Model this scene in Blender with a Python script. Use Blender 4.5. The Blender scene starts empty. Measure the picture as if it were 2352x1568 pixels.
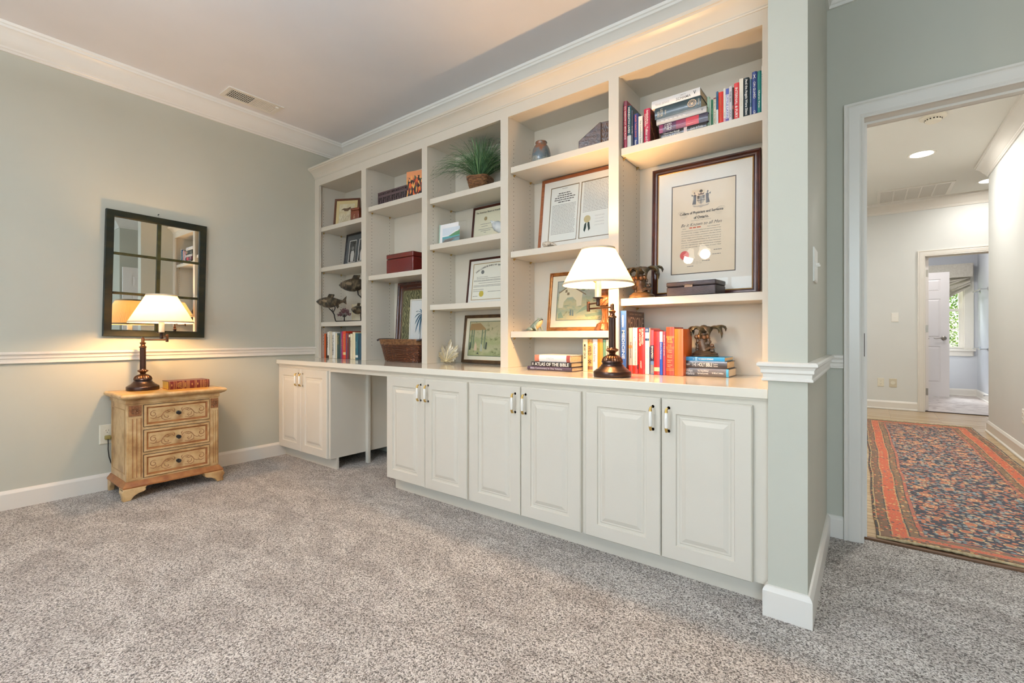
import bpy, bmesh, math, random
from mathutils import Vector, Matrix
random.seed(7)
PI = math.pi
SC = bpy.context.scene
COL = SC.collection

# ------------------------------------------------------------------ camera, light, exposure
FPX, HOR, YAW, EYE, CAMX = 1069.0, 772.5, math.radians(37.42), 0.97, 3.835
cam = bpy.data.cameras.new('camera'); co = bpy.data.objects.new('camera', cam); COL.objects.link(co)
co.location = (CAMX, 0, EYE); co.rotation_euler = (PI/2, 0, YAW)
cam.sensor_width = 36; cam.lens = 36*FPX/2352; cam.shift_y = -(784-HOR)/2352
cam.clip_start = 0.05; cam.clip_end = 200
SC.camera = co
vs = SC.view_settings
vs.view_transform = 'Standard'; vs.look = 'None'; vs.gamma = 1; vs.use_curve_mapping = False
vs.exposure = 0.04
SC.cycles.max_bounces = 8; SC.cycles.diffuse_bounces = 5; SC.cycles.transparent_max_bounces = 12
SC.cycles.sample_clamp_indirect = 6; SC.cycles.caustics_reflective = False; SC.cycles.caustics_refractive = False
W = bpy.data.worlds.new('sky'); SC.world = W; W.use_nodes = True
bg = W.node_tree.nodes['Background']
skt = W.node_tree.nodes.new('ShaderNodeTexSky'); skt.sky_type = 'NISHITA'; skt.sun_disc = False
skt.sun_elevation = math.radians(48); skt.sun_rotation = math.radians(200)
W.node_tree.links.new(skt.outputs[0], bg.inputs[0]); bg.inputs[1].default_value = 0.32

def lamp(kind, loc, power, col, size=0.1, size_y=None, rot=(0, 0, 0), name='light', spread=None):
    l = bpy.data.lights.new(name, kind); l.energy = power; l.color = col
    if kind == 'AREA':
        l.size = size
        if size_y: l.shape = 'RECTANGLE'; l.size_y = size_y
        if spread: l.spread = spread
    elif kind == 'SUN': l.angle = size
    else: l.shadow_soft_size = size
    o = bpy.data.objects.new(name, l); COL.objects.link(o); o.location = loc; o.rotation_euler = rot
    return o
COOL = (0.70, 0.86, 1.0); WARM = (1.0, 0.68, 0.40); NEUT = (1.0, 0.90, 0.78)
# daylight coming in through the room's windows behind the camera
lamp('AREA', (2.2, -2.82, 1.45), 36, COOL, 1.6, 1.6, (PI/2, 0, 0), 'window_daylight')
lamp('AREA', (4.9, -2.82, 1.45), 92, COOL, 1.6, 1.6, (PI/2, 0, 0), 'window_daylight')
# daylight through the bathroom window, sun on the garden
lamp('AREA', (4.60, 12.4, 3.6), 900, (0.90, 0.95, 1.0), 2.4, 1.6, (math.radians(-46), 0, 0), 'sky_daylight')
lamp('SUN', (0, 30, 20), 3.5, (1, 0.96, 0.88), 0.02, None, (math.radians(42), 0, math.radians(15)), 'sun')

# ------------------------------------------------------------------ pixel -> place on a plane of the room
_c, _s = math.cos(YAW), math.sin(YAW)
def _ray(u, v):
    l = (u-1176)/FPX
    return Vector((-_s+_c*l, _c+_s*l, (HOR-v)/FPX))
def PY(u, v, y): r = _ray(u, v); t = y/r.y; return Vector((CAMX+r.x*t, y, EYE+r.z*t))
def PX(u, v, x): r = _ray(u, v); t = (x-CAMX)/r.x; return Vector((x, r.y*t, EYE+r.z*t))
def PZ(u, v, z): r = _ray(u, v); t = (z-EYE)/r.z; return Vector((CAMX+r.x*t, r.y*t, z))

# ------------------------------------------------------------------ materials
def lin(c):
    out = []
    for x in c[:3]:
        x = x/255.0
        out.append(x/12.92 if x <= 0.04045 else ((x+0.055)/1.055)**2.4)
    return (*out, 1.0)
MATS = {}
def mat(name, col, rough=0.5, metal=0.0, coat=0.0, col2=None, nscale=8, ndetail=4, contrast=(0.35, 0.65), bump=0.0, bscale=60, stretch=None, spec=0.5, emit=None, estr=0, col3=None):
    if name in MATS: return MATS[name]
    m = bpy.data.materials.new(name); m.use_nodes = True; nt = m.node_tree; N = nt.nodes; L = nt.links
    b = N['Principled BSDF']
    b.inputs['Roughness'].default_value = rough; b.inputs['Metallic'].default_value = metal
    b.inputs['Coat Weight'].default_value = coat; b.inputs['Coat Roughness'].default_value = 0.08
    b.inputs['Specular IOR Level'].default_value = spec
    b.inputs['Base Color'].default_value = lin(col)
    tc = mp = None
    if col2 or bump:
        tc = N.new('ShaderNodeTexCoord'); mp = N.new('ShaderNodeMapping'); L.new(tc.outputs['Object'], mp.inputs[0])
        if stretch: mp.inputs['Scale'].default_value = stretch
    if col2:
        n = N.new('ShaderNodeTexNoise'); n.inputs['Scale'].default_value = nscale; n.inputs['Detail'].default_value = ndetail
        L.new(mp.outputs[0], n.inputs['Vector'])
        r = N.new('ShaderNodeValToRGB'); r.color_ramp.elements[0].position = contrast[0]; r.color_ramp.elements[1].position = contrast[1]
        r.color_ramp.elements[0].color = lin(col); r.color_ramp.elements[1].color = lin(col2)
        if col3:
            e = r.color_ramp.elements.new((contrast[0]+contrast[1])/2); e.color = lin(col3)
        L.new(n.outputs['Fac'], r.inputs[0]); L.new(r.outputs[0], b.inputs['Base Color'])
    if bump:
        n2 = N.new('ShaderNodeTexNoise'); n2.inputs['Scale'].default_value = bscale; n2.inputs['Detail'].default_value = 3
        L.new(mp.outputs[0], n2.inputs['Vector'])
        bp = N.new('ShaderNodeBump'); bp.inputs['Strength'].default_value = bump; bp.inputs['Distance'].default_value = 0.002
        L.new(n2.outputs['Fac'], bp.inputs['Height']); L.new(bp.outputs[0], b.inputs['Normal'])
    if emit:
        b.inputs['Emission Color'].default_value = lin(emit); b.inputs['Emission Strength'].default_value = estr
    MATS[name] = m; return m

M_wall = mat('sage_wall_paint', (194, 193, 179), 0.55, col2=(191, 190, 176), nscale=2, bump=0.05, bscale=220)
M_hallwall = mat('pale_hall_paint', (220, 221, 217), 0.6, col2=(217, 218, 214), nscale=2, bump=0.05, bscale=220)
M_bathwall = mat('pale_grey_bath_paint', (208, 211, 216), 0.6, col2=(205, 208, 213), nscale=2)
M_ceil = mat('ceiling_paint', (232, 231, 234), 0.8, col2=(229, 228, 231), nscale=3, bump=0.05, bscale=150)
M_trim = mat('white_trim_gloss', (230, 225, 216), 0.28, col2=(227, 222, 213), nscale=3, spec=0.5)
M_cab = mat('cream_cabinet_paint', (216, 209, 195), 0.33, col2=(213, 206, 192), nscale=3)
M_counter = mat('cream_counter_lacquer', (236, 229, 214), 0.12, col2=(233, 226, 211), nscale=3, coat=0.3)
M_dark = mat('dark_hole', (40, 30, 22), 0.9)
M_gap = mat('peg_hole_shadow', (96, 78, 58), 0.9)
M_brass = mat('brass', (206, 170, 98), 0.3, 0.75)
M_porc = mat('white_porcelain', (244, 240, 232), 0.12, coat=0.5)
M_bronze = mat('antique_bronze', (84, 58, 42), 0.28, 0.85, col2=(120, 82, 58), nscale=14)
M_bronze_d = mat('dark_bronze', (58, 42, 36), 0.3, 0.7)
M_nickel = mat('brushed_nickel', (150, 144, 134), 0.3, 1.0)
M_white = mat('white_plastic', (238, 234, 224), 0.35)
M_ivory = mat('ivory_plastic', (226, 220, 200), 0.35)
M_black = mat('black_paint', (22, 20, 20), 0.4)
M_oakfloor = None

def rampmat(name, build, rough=0.6):
    m = bpy.data.materials.new(name); m.use_nodes = True
    build(m.node_tree, m.node_tree.nodes, m.node_tree.links, m.node_tree.nodes['Principled BSDF'])
    m.node_tree.nodes['Principled BSDF'].inputs['Roughness'].default_value = rough
    MATS[name] = m; return m
def ramp(N, L, src, stops, const=False):
    r = N.new('ShaderNodeValToRGB'); cr = r.color_ramp
    if const: cr.interpolation = 'CONSTANT'
    cr.elements[0].position = stops[0][0]; cr.elements[0].color = lin(stops[0][1])
    cr.elements[1].position = stops[-1][0]; cr.elements[1].color = lin(stops[-1][1])
    for p, c in stops[1:-1]:
        e = cr.elements.new(p); e.color = lin(c)
    L.new(src, r.inputs[0]); return r.outputs[0]
def mixc(N, L, fac, a, b, mode='MIX'):
    m = N.new('ShaderNodeMix'); m.data_type = 'RGBA'; m.blend_type = mode
    for s, v in ((m.inputs[0], fac), (m.inputs[6], a), (m.inputs[7], b)):
        if hasattr(v, 'is_output') or isinstance(v, bpy.types.NodeSocket): L.new(v, s)
        elif isinstance(v, tuple): s.default_value = v
        else: s.default_value = v
    return m.outputs[2]
def mth(N, L, op, a, b=0.0, c=None):
    m = N.new('ShaderNodeMath'); m.operation = op
    for i, v in enumerate((a, b) if c is None else (a, b, c)):
        if isinstance(v, bpy.types.NodeSocket): L.new(v, m.inputs[i])
        else: m.inputs[i].default_value = v
    return m.outputs[0]

def _carpet(nt, N, L, b):
    tc = N.new('ShaderNodeTexCoord')
    v1 = N.new('ShaderNodeTexVoronoi'); v1.inputs['Scale'].default_value = 260; L.new(tc.outputs['Object'], v1.inputs['Vector'])
    n1 = N.new('ShaderNodeTexNoise'); n1.inputs['Scale'].default_value = 120; n1.inputs['Detail'].default_value = 3; L.new(tc.outputs['Object'], n1.inputs['Vector'])
    sep = N.new('ShaderNodeSeparateColor'); L.new(v1.outputs['Color'], sep.inputs[0])
    f = mth(N, L, 'ADD', mth(N, L, 'MULTIPLY', sep.outputs[0], 0.5), mth(N, L, 'MULTIPLY', n1.outputs['Fac'], 0.5))
    c = ramp(N, L, f, [(0.26, (90, 83, 77)), (0.38, (150, 142, 134)), (0.5, (192, 184, 176)), (0.62, (222, 216, 209)), (0.78, (241, 237, 231))])
    n2 = N.new('ShaderNodeTexNoise'); n2.inputs['Scale'].default_value = 3.6; n2.inputs['Detail'].default_value = 4; n2.inputs['Distortion'].default_value = 1.2
    mp = N.new('ShaderNodeMapping'); mp.inputs['Scale'].default_value = (1.0, 1.7, 1); mp.inputs['Rotation'].default_value = (0, 0, 0.5); L.new(tc.outputs['Object'], mp.inputs[0]); L.new(mp.outputs[0], n2.inputs['Vector'])
    sh = ramp(N, L, n2.outputs['Fac'], [(0.36, (222, 219, 217)), (0.5, (240, 239, 238)), (0.62, (255, 255, 255))])
    c2 = mixc(N, L, 1.0, c, sh, 'MULTIPLY')
    L.new(c2, b.inputs['Base Color'])
    bp = N.new('ShaderNodeBump'); bp.inputs['Strength'].default_value = 0.9; bp.inputs['Distance'].default_value = 0.006
    L.new(mth(N, L, 'ADD', f, mth(N, L, 'MULTIPLY', v1.outputs['Distance'], -0.6)), bp.inputs['Height']); L.new(bp.outputs[0], b.inputs['Normal'])
    b.inputs['Sheen Weight'].default_value = 0.15; b.inputs['Specular IOR Level'].default_value = 0.1
M_carpet = rampmat('grey_taupe_carpet', _carpet, 0.95)
def _oak(nt, N, L, b):
    tc = N.new('ShaderNodeTexCoord'); mp = N.new('ShaderNodeMapping'); L.new(tc.outputs['Object'], mp.inputs[0])
    br = N.new('ShaderNodeTexBrick'); br.inputs['Scale'].default_value = 1.0; br.inputs['Brick Width'].default_value = 0.9; br.inputs['Row Height'].default_value = 0.057
    br.inputs['Mortar Size'].default_value = 0.0012; br.inputs['Color1'].default_value = lin((214, 186, 142)); br.inputs['Color2'].default_value = lin((196, 164, 118)); br.inputs['Mortar'].default_value = lin((120, 90, 58))
    br.inputs['Bias'].default_value = 0.0
    L.new(mp.outputs[0], br.inputs['Vector'])
    mp2 = N.new('ShaderNodeMapping'); mp2.inputs['Scale'].default_value = (2, 60, 1); L.new(tc.outputs['Object'], mp2.inputs[0])
    n = N.new('ShaderNodeTexNoise'); n.inputs['Scale'].default_value = 1.5; n.inputs['Detail'].default_value = 5; L.new(mp2.outputs[0], n.inputs['Vector'])
    g = ramp(N, L, n.outputs['Fac'], [(0.3, (205, 200, 195)), (0.7, (255, 255, 255))])
    L.new(mixc(N, L, 1.0, br.outputs['Color'], g, 'MULTIPLY'), b.inputs['Base Color'])
M_oak = rampmat('oak_strip_floor', _oak, 0.22)
def _tile(nt, N, L, b):
    tc = N.new('ShaderNodeTexCoord'); mp = N.new('ShaderNodeMapping'); mp.inputs['Rotation'].default_value = (0, 0, 0.78); L.new(tc.outputs['Object'], mp.inputs[0])
    br = N.new('ShaderNodeTexBrick'); br.inputs['Scale'].default_value = 1; br.inputs['Brick Width'].default_value = 0.45; br.inputs['Row Height'].default_value = 0.45; br.offset = 0
    br.inputs['Mortar Size'].default_value = 0.004; br.inputs['Color1'].default_value = lin((216, 206, 200)); br.inputs['Color2'].default_value = lin((208, 198, 192)); br.inputs['Mortar'].default_value = lin((150, 140, 134))
    L.new(mp.outputs[0], br.inputs['Vector'])
    n = N.new('ShaderNodeTexNoise'); n.inputs['Scale'].default_value = 5; n.inputs['Detail'].default_value = 8; n.inputs['Distortion'].default_value = 2; L.new(tc.outputs['Object'], n.inputs['Vector'])
    g = ramp(N, L, n.outputs['Fac'], [(0.35, (200, 190, 186)), (0.55, (255, 255, 255))])
    L.new(mixc(N, L, 1.0, br.outputs['Color'], g, 'MULTIPLY'), b.inputs['Base Color'])
M_tile = rampmat('travertine_tile', _tile, 0.3)
def _honey(nt, N, L, b):
    tc = N.new('ShaderNodeTexCoord'); mp = N.new('ShaderNodeMapping'); mp.inputs['Scale'].default_value = (1, 1, 1); L.new(tc.outputs['Object'], mp.inputs[0])
    n = N.new('ShaderNodeTexNoise'); n.inputs['Scale'].default_value = 9; n.inputs['Detail'].default_value = 6; L.new(mp.outputs[0], n.inputs['Vector'])
    c = ramp(N, L, n.outputs['Fac'], [(0.3, (146, 104, 62)), (0.43, (190, 150, 98)), (0.58, (214, 180, 130)), (0.75, (176, 130, 80))])
    L.new(c, b.inputs['Base Color']); b.inputs['Coat Weight'].default_value = 0.15; b.inputs['Coat Roughness'].default_value = 0.25
M_honey = rampmat('antiqued_honey_wood', _honey, 0.42)
M_honey_d = mat('rubbed_brown_glaze', (136, 80, 38), 0.45, col2=(164, 108, 58), nscale=20)
M_top = mat('polished_golden_top', (214, 166, 88), 0.16, col2=(196, 146, 72), nscale=5, coat=0.4, stretch=(4, 1, 1))
M_carved = mat('carved_brown_rosette', (112, 66, 34), 0.5, col2=(150, 98, 56), nscale=90, bump=0.8, bscale=120)
def glassm(name, tint=(0.99, 0.995, 0.99, 1), refl=0.8):
    m = bpy.data.materials.new(name); m.use_nodes = True; nt = m.node_tree; N = nt.nodes; L = nt.links
    N.remove(N['Principled BSDF']); out = N['Material Output']
    t = N.new('ShaderNodeBsdfTransparent'); t.inputs[0].default_value = tint
    g = N.new('ShaderNodeBsdfGlossy'); g.inputs['Roughness'].default_value = 0.0
    fr = N.new('ShaderNodeFresnel'); fr.inputs[0].default_value = 1.45
    ge = N.new('ShaderNodeNewGeometry'); f = mth(N, L, 'MULTIPLY', mth(N, L, 'MULTIPLY', fr.outputs[0], refl), mth(N, L, 'SUBTRACT', 1.0, ge.outputs['Backfacing']))
    mx = N.new('ShaderNodeMixShader'); L.new(f, mx.inputs[0]); L.new(t.outputs[0], mx.inputs[1]); L.new(g.outputs[0], mx.inputs[2]); L.new(mx.outputs[0], out.inputs[0])
    MATS[name] = m; return m
M_glass = glassm('clear_glass')
def mirror_m():
    m = mat('mirror_silver', (236, 240, 238), 0.0, 1.0); return m
M_mirror = mirror_m()
def shade_m():
    m = bpy.data.materials.new('pleated_cream_fabric'); m.use_nodes = True; nt = m.node_tree; N = nt.nodes; L = nt.links
    N.remove(N['Principled BSDF']); out = N['Material Output']
    d = N.new('ShaderNodeBsdfDiffuse'); d.inputs[0].default_value = lin((250, 240, 214))
    t = N.new('ShaderNodeBsdfTranslucent'); t.inputs[0].default_value = lin((255, 214, 136))
    mx = N.new('ShaderNodeMixShader'); mx.inputs[0].default_value = 0.32
    L.new(d.outputs[0], mx.inputs[1]); L.new(t.outputs[0], mx.inputs[2]); L.new(mx.outputs[0], out.inputs[0])
    return m
M_shade = shade_m()

# ------------------------------------------------------------------ mesh helpers
class MB:
    def __init__(s): s.bm = bmesh.new()
    def face(s, vs_, m=0):
        try:
            f = s.bm.faces.new(vs_); f.material_index = m; return f
        except ValueError: return None
    def poly(s, pts, m=0): return s.face([s.bm.verts.new(p) for p in pts], m)
    def box(s, x0, x1, y0, y1, z0, z1, m=0, M=None):
        P = [Vector(p) for p in ((x0, y0, z0), (x1, y0, z0), (x1, y1, z0), (x0, y1, z0), (x0, y0, z1), (x1, y0, z1), (x1, y1, z1), (x0, y1, z1))]
        if M is not None: P = [M @ p for p in P]
        v = [s.bm.verts.new(p) for p in P]
        for f in ((0, 3, 2, 1), (4, 5, 6, 7), (0, 1, 5, 4), (1, 2, 6, 5), (2, 3, 7, 6), (3, 0, 4, 7)): s.face([v[i] for i in f], m)
        return s
    def loft(s, rings, m=0, closed=True, cap=True):
        R = [[s.bm.verts.new(p) for p in r] for r in rings]
        n = len(R[0])
        for a, b in zip(R, R[1:]):
            for i in range(n if closed else n-1):
                j = (i+1) % n; s.face([a[i], a[j], b[j], b[i]], m)
        if cap and closed: s.face(R[0][::-1], m); s.face(R[-1], m)
        return s
    def lathe(s, prof, c=(0, 0, 0), seg=32, m=0, flute=None, cap=True, M=None):
        c = Vector(c); rings = []
        for k, (r, z) in enumerate(prof):
            ring = []
            for i in range(seg):
                a = 2*PI*i/seg; rr = r
                if flute and flute[0] <= k <= flute[1]: rr = r*(1+flute[2]*math.cos(a*flute[3]))
                p = Vector((rr*math.cos(a), rr*math.sin(a), z))
                if M is not None: p = M @ p
                ring.append(c+p)
            rings.append(ring)
        return s.loft(rings, m, True, cap)
    def tube(s, pts, r, seg=8, m=0, cap=True, flat=1.0, closed=False):
        pts = [Vector(p) for p in pts]; n = len(pts); rings = []; up = None
        for i, p in enumerate(pts):
            if closed: d = pts[(i+1) % n]-pts[i-1]
            else: d = pts[min(i+1, n-1)]-pts[max(i-1, 0)]
            if d.length < 1e-9: d = Vector((0, 0, 1))
            d.normalize()
            if up is None:
                up = Vector((0, 0, 1)) if abs(d.z) < 0.9 else Vector((1, 0, 0))
            a = d.cross(up)
            if a.length < 1e-6: a = d.cross(Vector((1, 0, 0)))
            a.normalize(); b = a.cross(d).normalized(); up = b
            rr = r[i] if isinstance(r, (list, tuple)) else r
            rings.append([p+a*rr*math.cos(2*PI*k/seg)+b*rr*flat*math.sin(2*PI*k/seg) for k in range(seg)])
        if closed: rings.append(rings[0])
        return s.loft(rings, m, True, cap and not closed)
    def ell(s, path, radii, seg=16, m=0):
        # path of points, radii (side, up): closed organic body
        pts = [Vector(p) for p in path]; rings = []; n = len(pts)
        for i, p in enumerate(pts):
            d = (pts[min(i+1, n-1)]-pts[max(i-1, 0)]).normalized()
            up = Vector((0, 0, 1)) if abs(d.z) < 0.95 else Vector((1, 0, 0))
            a = d.cross(up).normalized(); b = a.cross(d).normalized(); ra, rb = radii[i]
            rings.append([p+a*ra*math.cos(2*PI*k/seg)+b*rb*math.sin(2*PI*k/seg) for k in range(seg)])
        return s.loft(rings, m)
    def ball(s, c, r, m=0, seg=12, sc=(1, 1, 1)):
        c = Vector(c); rings = []
        for j in range(1, seg//2+1):
            pass
        n = seg//2
        for j in range(n+1):
            a = PI*j/n; rr = max(math.sin(a), 0.02)
            rings.append([c+Vector((r*sc[0]*rr*math.cos(2*PI*k/seg), r*sc[1]*rr*math.sin(2*PI*k/seg), -r*sc[2]*math.cos(a))) for k in range(seg)])
        return s.loft(rings, m)
    def prism(s, pts, d, m=0):
        # pts: planar polygon (3D), extruded by vector d
        d = Vector(d); a = [Vector(p) for p in pts]
        v0 = [s.bm.verts.new(p) for p in a]; v1 = [s.bm.verts.new(p+d) for p in a]; n = len(a)
        s.face(v0[::-1], m); s.face(v1, m)
        for i in range(n): s.face([v0[i], v0[(i+1) % n], v1[(i+1) % n], v1[i]], m)
        return s
    def rect_loops(s, w, h, loops, x0=0, z0=0, m=0, cap=True, ms=None, backcap=True):
        # concentric rectangle loops (inset, y) facing -y
        R = []
        for t, y in loops:
            R.append([s.bm.verts.new(p) for p in ((x0+t, y, z0+t), (x0+w-t, y, z0+t), (x0+w-t, y, z0+h-t), (x0+t, y, z0+h-t))])
        for q, (a, b) in enumerate(zip(R, R[1:])):
            for i in range(4):
                j = (i+1) % 4; s.face([a[i], a[j], b[j], b[i]], ms[q] if ms else m)
        if cap: s.face(R[-1], ms[-1] if ms else m)
        if backcap: s.face(R[0][::-1], m)
        return s
    def build(s, name, mats, parent=None, loc=None, rot=None, smooth=38, bevel=0, uv=None):
        bm = s.bm
        bmesh.ops.recalc_face_normals(bm, faces=bm.faces)
        if smooth:
            for f in bm.faces: f.smooth = True
            for e in bm.edges:
                if len(e.link_faces) == 2:
                    if e.calc_face_angle(0) > math.radians(smooth): e.smooth = False
                else: e.smooth = False
        me = bpy.data.meshes.new(name); bm.to_mesh(me); bm.free()
        if not isinstance(mats, (list, tuple)): mats = [mats]
        for m in mats: me.materials.append(m)
        o = bpy.data.objects.new(name, me); COL.objects.link(o)
        if parent: o.parent = parent
        if loc is not None: o.location = loc
        if rot is not None: o.rotation_euler = rot
        if bevel:
            b = o.modifiers.new('bevel', 'BEVEL'); b.width = bevel; b.segments = 2; b.limit_method = 'ANGLE'; b.angle_limit = math.radians(50)
        return o
def tag(o, label=None, cat=None, group=None, kind=None):
    if label: o['label'] = label
    if cat: o['category'] = cat
    if group: o['group'] = group
    if kind: o['kind'] = kind
    return o
def thing(name, label, cat, loc=(0, 0, 0), rot=(0, 0, 0), group=None, kind=None):
    o = bpy.data.objects.new(name, None); COL.objects.link(o); o.empty_display_size = 0.05
    o.location = loc; o.rotation_euler = rot
    return tag(o, label, cat, group, kind)
def struct(o): o['kind'] = 'structure'; return o
def sbox(name, m, *boxes, parent=None):
    b = MB()
    for bb in boxes: b.box(*bb)
    o = b.build(name, m, parent, smooth=0)
    if parent is None: struct(o)
    return o
def molding(mb, p0, p1, n, prof, m0=0, m1=0, m=0):
    p0, p1, n = Vector((*p0, 0)), Vector((*p1, 0)), Vector((*n, 0)); d = (p1-p0).normalized()
    rings = []
    for p, mm in ((p0, m0), (p1, m1)):
        rings.append([p+n*a+d*(mm*a)+Vector((0, 0, z)) for a, z in prof])
    mb.loft(rings, m)
def text(parent, s, x0, x1, z0, z1, m, y=0.0, rot='h', name='lettering', bold=0.0, shear=0.0, keep=False, ext=0.0003, align='c'):
    """lettering on a plane facing -y, fitted into the box x0..x1, z0..z1 (rot v = reading downwards)"""
    cu = bpy.data.curves.new('t', 'FONT'); cu.body = s; cu.size = 1; cu.extrude = 0; cu.offset = bold; cu.shear = shear; cu.resolution_u = 2
    ob = bpy.data.objects.new('t', cu); COL.objects.link(ob)
    dg = bpy.context.evaluated_depsgraph_get(); me = bpy.data.meshes.new_from_object(ob.evaluated_get(dg))
    bpy.data.objects.remove(ob); bpy.data.curves.remove(cu)
    if not me.vertices: return None
    xs = [v.co.x for v in me.vertices]; ys = [v.co.y for v in me.vertices]
    ax, bx, ay, by = min(xs), max(xs), min(ys), max(ys)
    L, Hh = (x1-x0, z1-z0) if rot == 'h' else (z1-z0, x1-x0)
    sx = L/(bx-ax); sy = Hh/(by-ay)
    if keep: sx = sy = min(sx, sy)
    else: sx = min(sx, sy*1.6)
    cx, cz = (x0+x1)/2, (z0+z1)/2
    for v in me.vertices:
        a = (v.co.x-(ax+bx)/2)*sx; b = (v.co.y-(ay+by)/2)*sy
        if rot == 'h': v.co = (cx+a, y-ext, cz+b)
        elif rot == 'v': v.co = (cx+b, y-ext, cz-a)
        else: v.co = (cx-b, y-ext, cz+a)
    me.materials.clear(); me.materials.append(m); me.name = name
    o = bpy.data.objects.new(name, me); COL.objects.link(o); o.parent = parent
    return o
def ink(c): return mat('ink_%d_%d_%d' % c, c, 0.6)
def bars(mb, x0, x1, z, hh, y, rnd, m=0, wmin=0.006, wmax=0.02, gap=0.003):
    x = x0
    while x < x1-wmin:
        w = min(rnd.uniform(wmin, wmax), x1-x); mb.poly([(x, y, z), (x+w, y, z), (x+w, y, z+hh), (x, y, z+hh)], m); x += w+gap

# ------------------------------------------------------------------ room shell
ZC, ZH = 2.695, 2.735      # ceilings of the room and the hall
YB, YW = 2.475, 2.745       # back wall behind the bookcase, wall with the hall door
PLX0, PLX1, PLY = 3.557, 3.675, 1.835
XR = 4.90                  # right wall beside the door
b = MB(); b.box(-0.1, 7.1, -2.7, 2.805, -0.1, 0); struct(b.build('floor', M_carpet, smooth=0))
b = MB(); b.box(3.2, 7.2, 2.805, 8.06, -0.1, -0.002); struct(b.build('floor_hall', M_oak, smooth=0))
b = MB(); b.box(3.4, 5.4, 8.06, 10.7, -0.1, 0.0); struct(b.build('floor_bathroom', M_tile, smooth=0))
sbox('ceiling', M_ceil, (-0.1, 7.1, -2.7, 2.80, ZC, ZC+0.1))
sbox('ceiling_hall', mat('warm_hall_ceiling', (230, 229, 222), 0.8), (3.2, 7.2, 2.80, 8.06, ZH, ZH+0.1))
sbox('ceiling_bathroom', M_ceil, (3.4, 5.4, 8.06, 10.8, 2.6, 2.7))
sbox('wall_left', M_wall, (-0.12, 0, -2.7, 2.6, 0, ZC))
sbox('wall_back', M_wall, (-0.12, PLX0, YB, YB+0.12, 0, ZC))
sbox('wall_partition', M_wall, (PLX0, PLX1, PLY, YB+0.12, 0, ZC), (PLX0, PLX1, YB+0.12, YW+0.12, 0, ZC))
DX0, DX1, DZ = 3.82, 4.74, 1.995
sbox('wall_door', M_wall, (PLX1, DX0-0.018, YW, YW+0.12, 0, ZC), (DX0-0.018, DX1+0.018, YW, YW+0.12, DZ+0.018, ZC), (DX1+0.018, XR+0.1, YW, YW+0.12, 0, ZC))
sbox('wall_right', M_wall, (XR, XR+0.12, 1.92, YW, 0, ZC), (XR+0.12, 7.1, 1.92, 2.04, 0, ZC), (7.0, 7.1, -2.6, 1.92, 0, ZC))
# front wall behind the camera, with its two window openings
fw = MB()
for a, c_ in ((-0.12, 1.4), (3.0, 4.1), (5.7, 7.1)): fw.box(a, c_, -2.7, -2.6, 0, ZC)
for a, c_ in ((1.4, 3.0), (4.1, 5.7)): fw.box(a, c_, -2.7, -2.6, 0, 0.65); fw.box(a, c_, -2.7, -2.6, 2.25, ZC)
struct(fw.build('wall_front', M_wall, smooth=0))
for k, a in enumerate((1.4, 4.1)):
    w_ = thing('window_%d' % (k+2), None, None, (a, -2.6, 0.65), kind='structure')
    f = MB(); f.rect_loops(1.76, 1.76, [(0, 0.0), (0, 0.02), (0.09, 0.02), (0.09, 0.0)], x0=-0.08, z0=-0.08, cap=False, backcap=False)
    for xx in (0.0, 0.78, 1.56): f.box(xx, xx+0.04, -0.06, -0.02, 0, 1.6)
    for zz in (0.0, 0.78, 1.56): f.box(0, 1.6, -0.06, -0.02, zz, zz+0.04)
    f.build('window_frame', M_trim, w_, smooth=0)
    g = MB(); g.box(0.02, 1.58, -0.045, -0.041, 0.02, 1.58); g.build('pane', M_glass, w_, smooth=0)
HX0, HX1, HYE = 3.25, 4.81, 6.72
sbox('wall_hall_left', M_hallwall, (HX0-0.1, HX0, YW+0.12, 8.0, 0, ZH))
sbox('wall_hall_right', M_hallwall, (HX1, HX1+0.35, YW+0.12, HYE, 0, ZH))
sbox('wall_hall_end', M_hallwall, (7.1, 7.2, HYE-0.5, 8.1, 0, ZH), (HX1+0.35, 7.2, HYE-0.5, HYE-0.4, 0, ZH))
BX0, BX1, BZ = 4.418, 5.19, 2.0
sbox('wall_hall_far', M_hallwall, (HX0-0.1, BX0-0.018, 8.0, 8.12, 0, ZH), (BX0-0.018, BX1+0.018, 8.0, 8.12, BZ+0.018, ZH), (BX1+0.018, 7.2, 8.0, 8.12, 0, ZH))
# hall side of the room's walls is lined with the pale hall paint
sbox('wall_hall_near', M_hallwall, (HX0-0.1, DX0-0.018, YW+0.12, YW+0.125, 0, ZH), (DX1+0.018, HX1, YW+0.12, YW+0.125, 0, ZH), (DX0-0.018, DX1+0.018, YW+0.12, YW+0.125, DZ+0.018, ZH))
BXR, BYF = 5.24, 10.55
WX0, WX1, WZ0, WZ1 = 4.22, 5.085, 0.76, 2.05
sbox('wall_bathroom', M_bathwall, (BXR, BXR+0.1, 8.12, BYF+0.1, 0, 2.6), (4.0, 4.1, 8.12, BYF+0.1, 0, 2.6),
     (4.1, WX0, BYF, BYF+0.1, 0, 2.6), (WX1, BXR, BYF, BYF+0.1, 0, 2.6), (WX0, WX1, BYF, BYF+0.1, 0, WZ0), (WX0, WX1, BYF, BYF+0.1, WZ1, 2.6))

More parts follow.
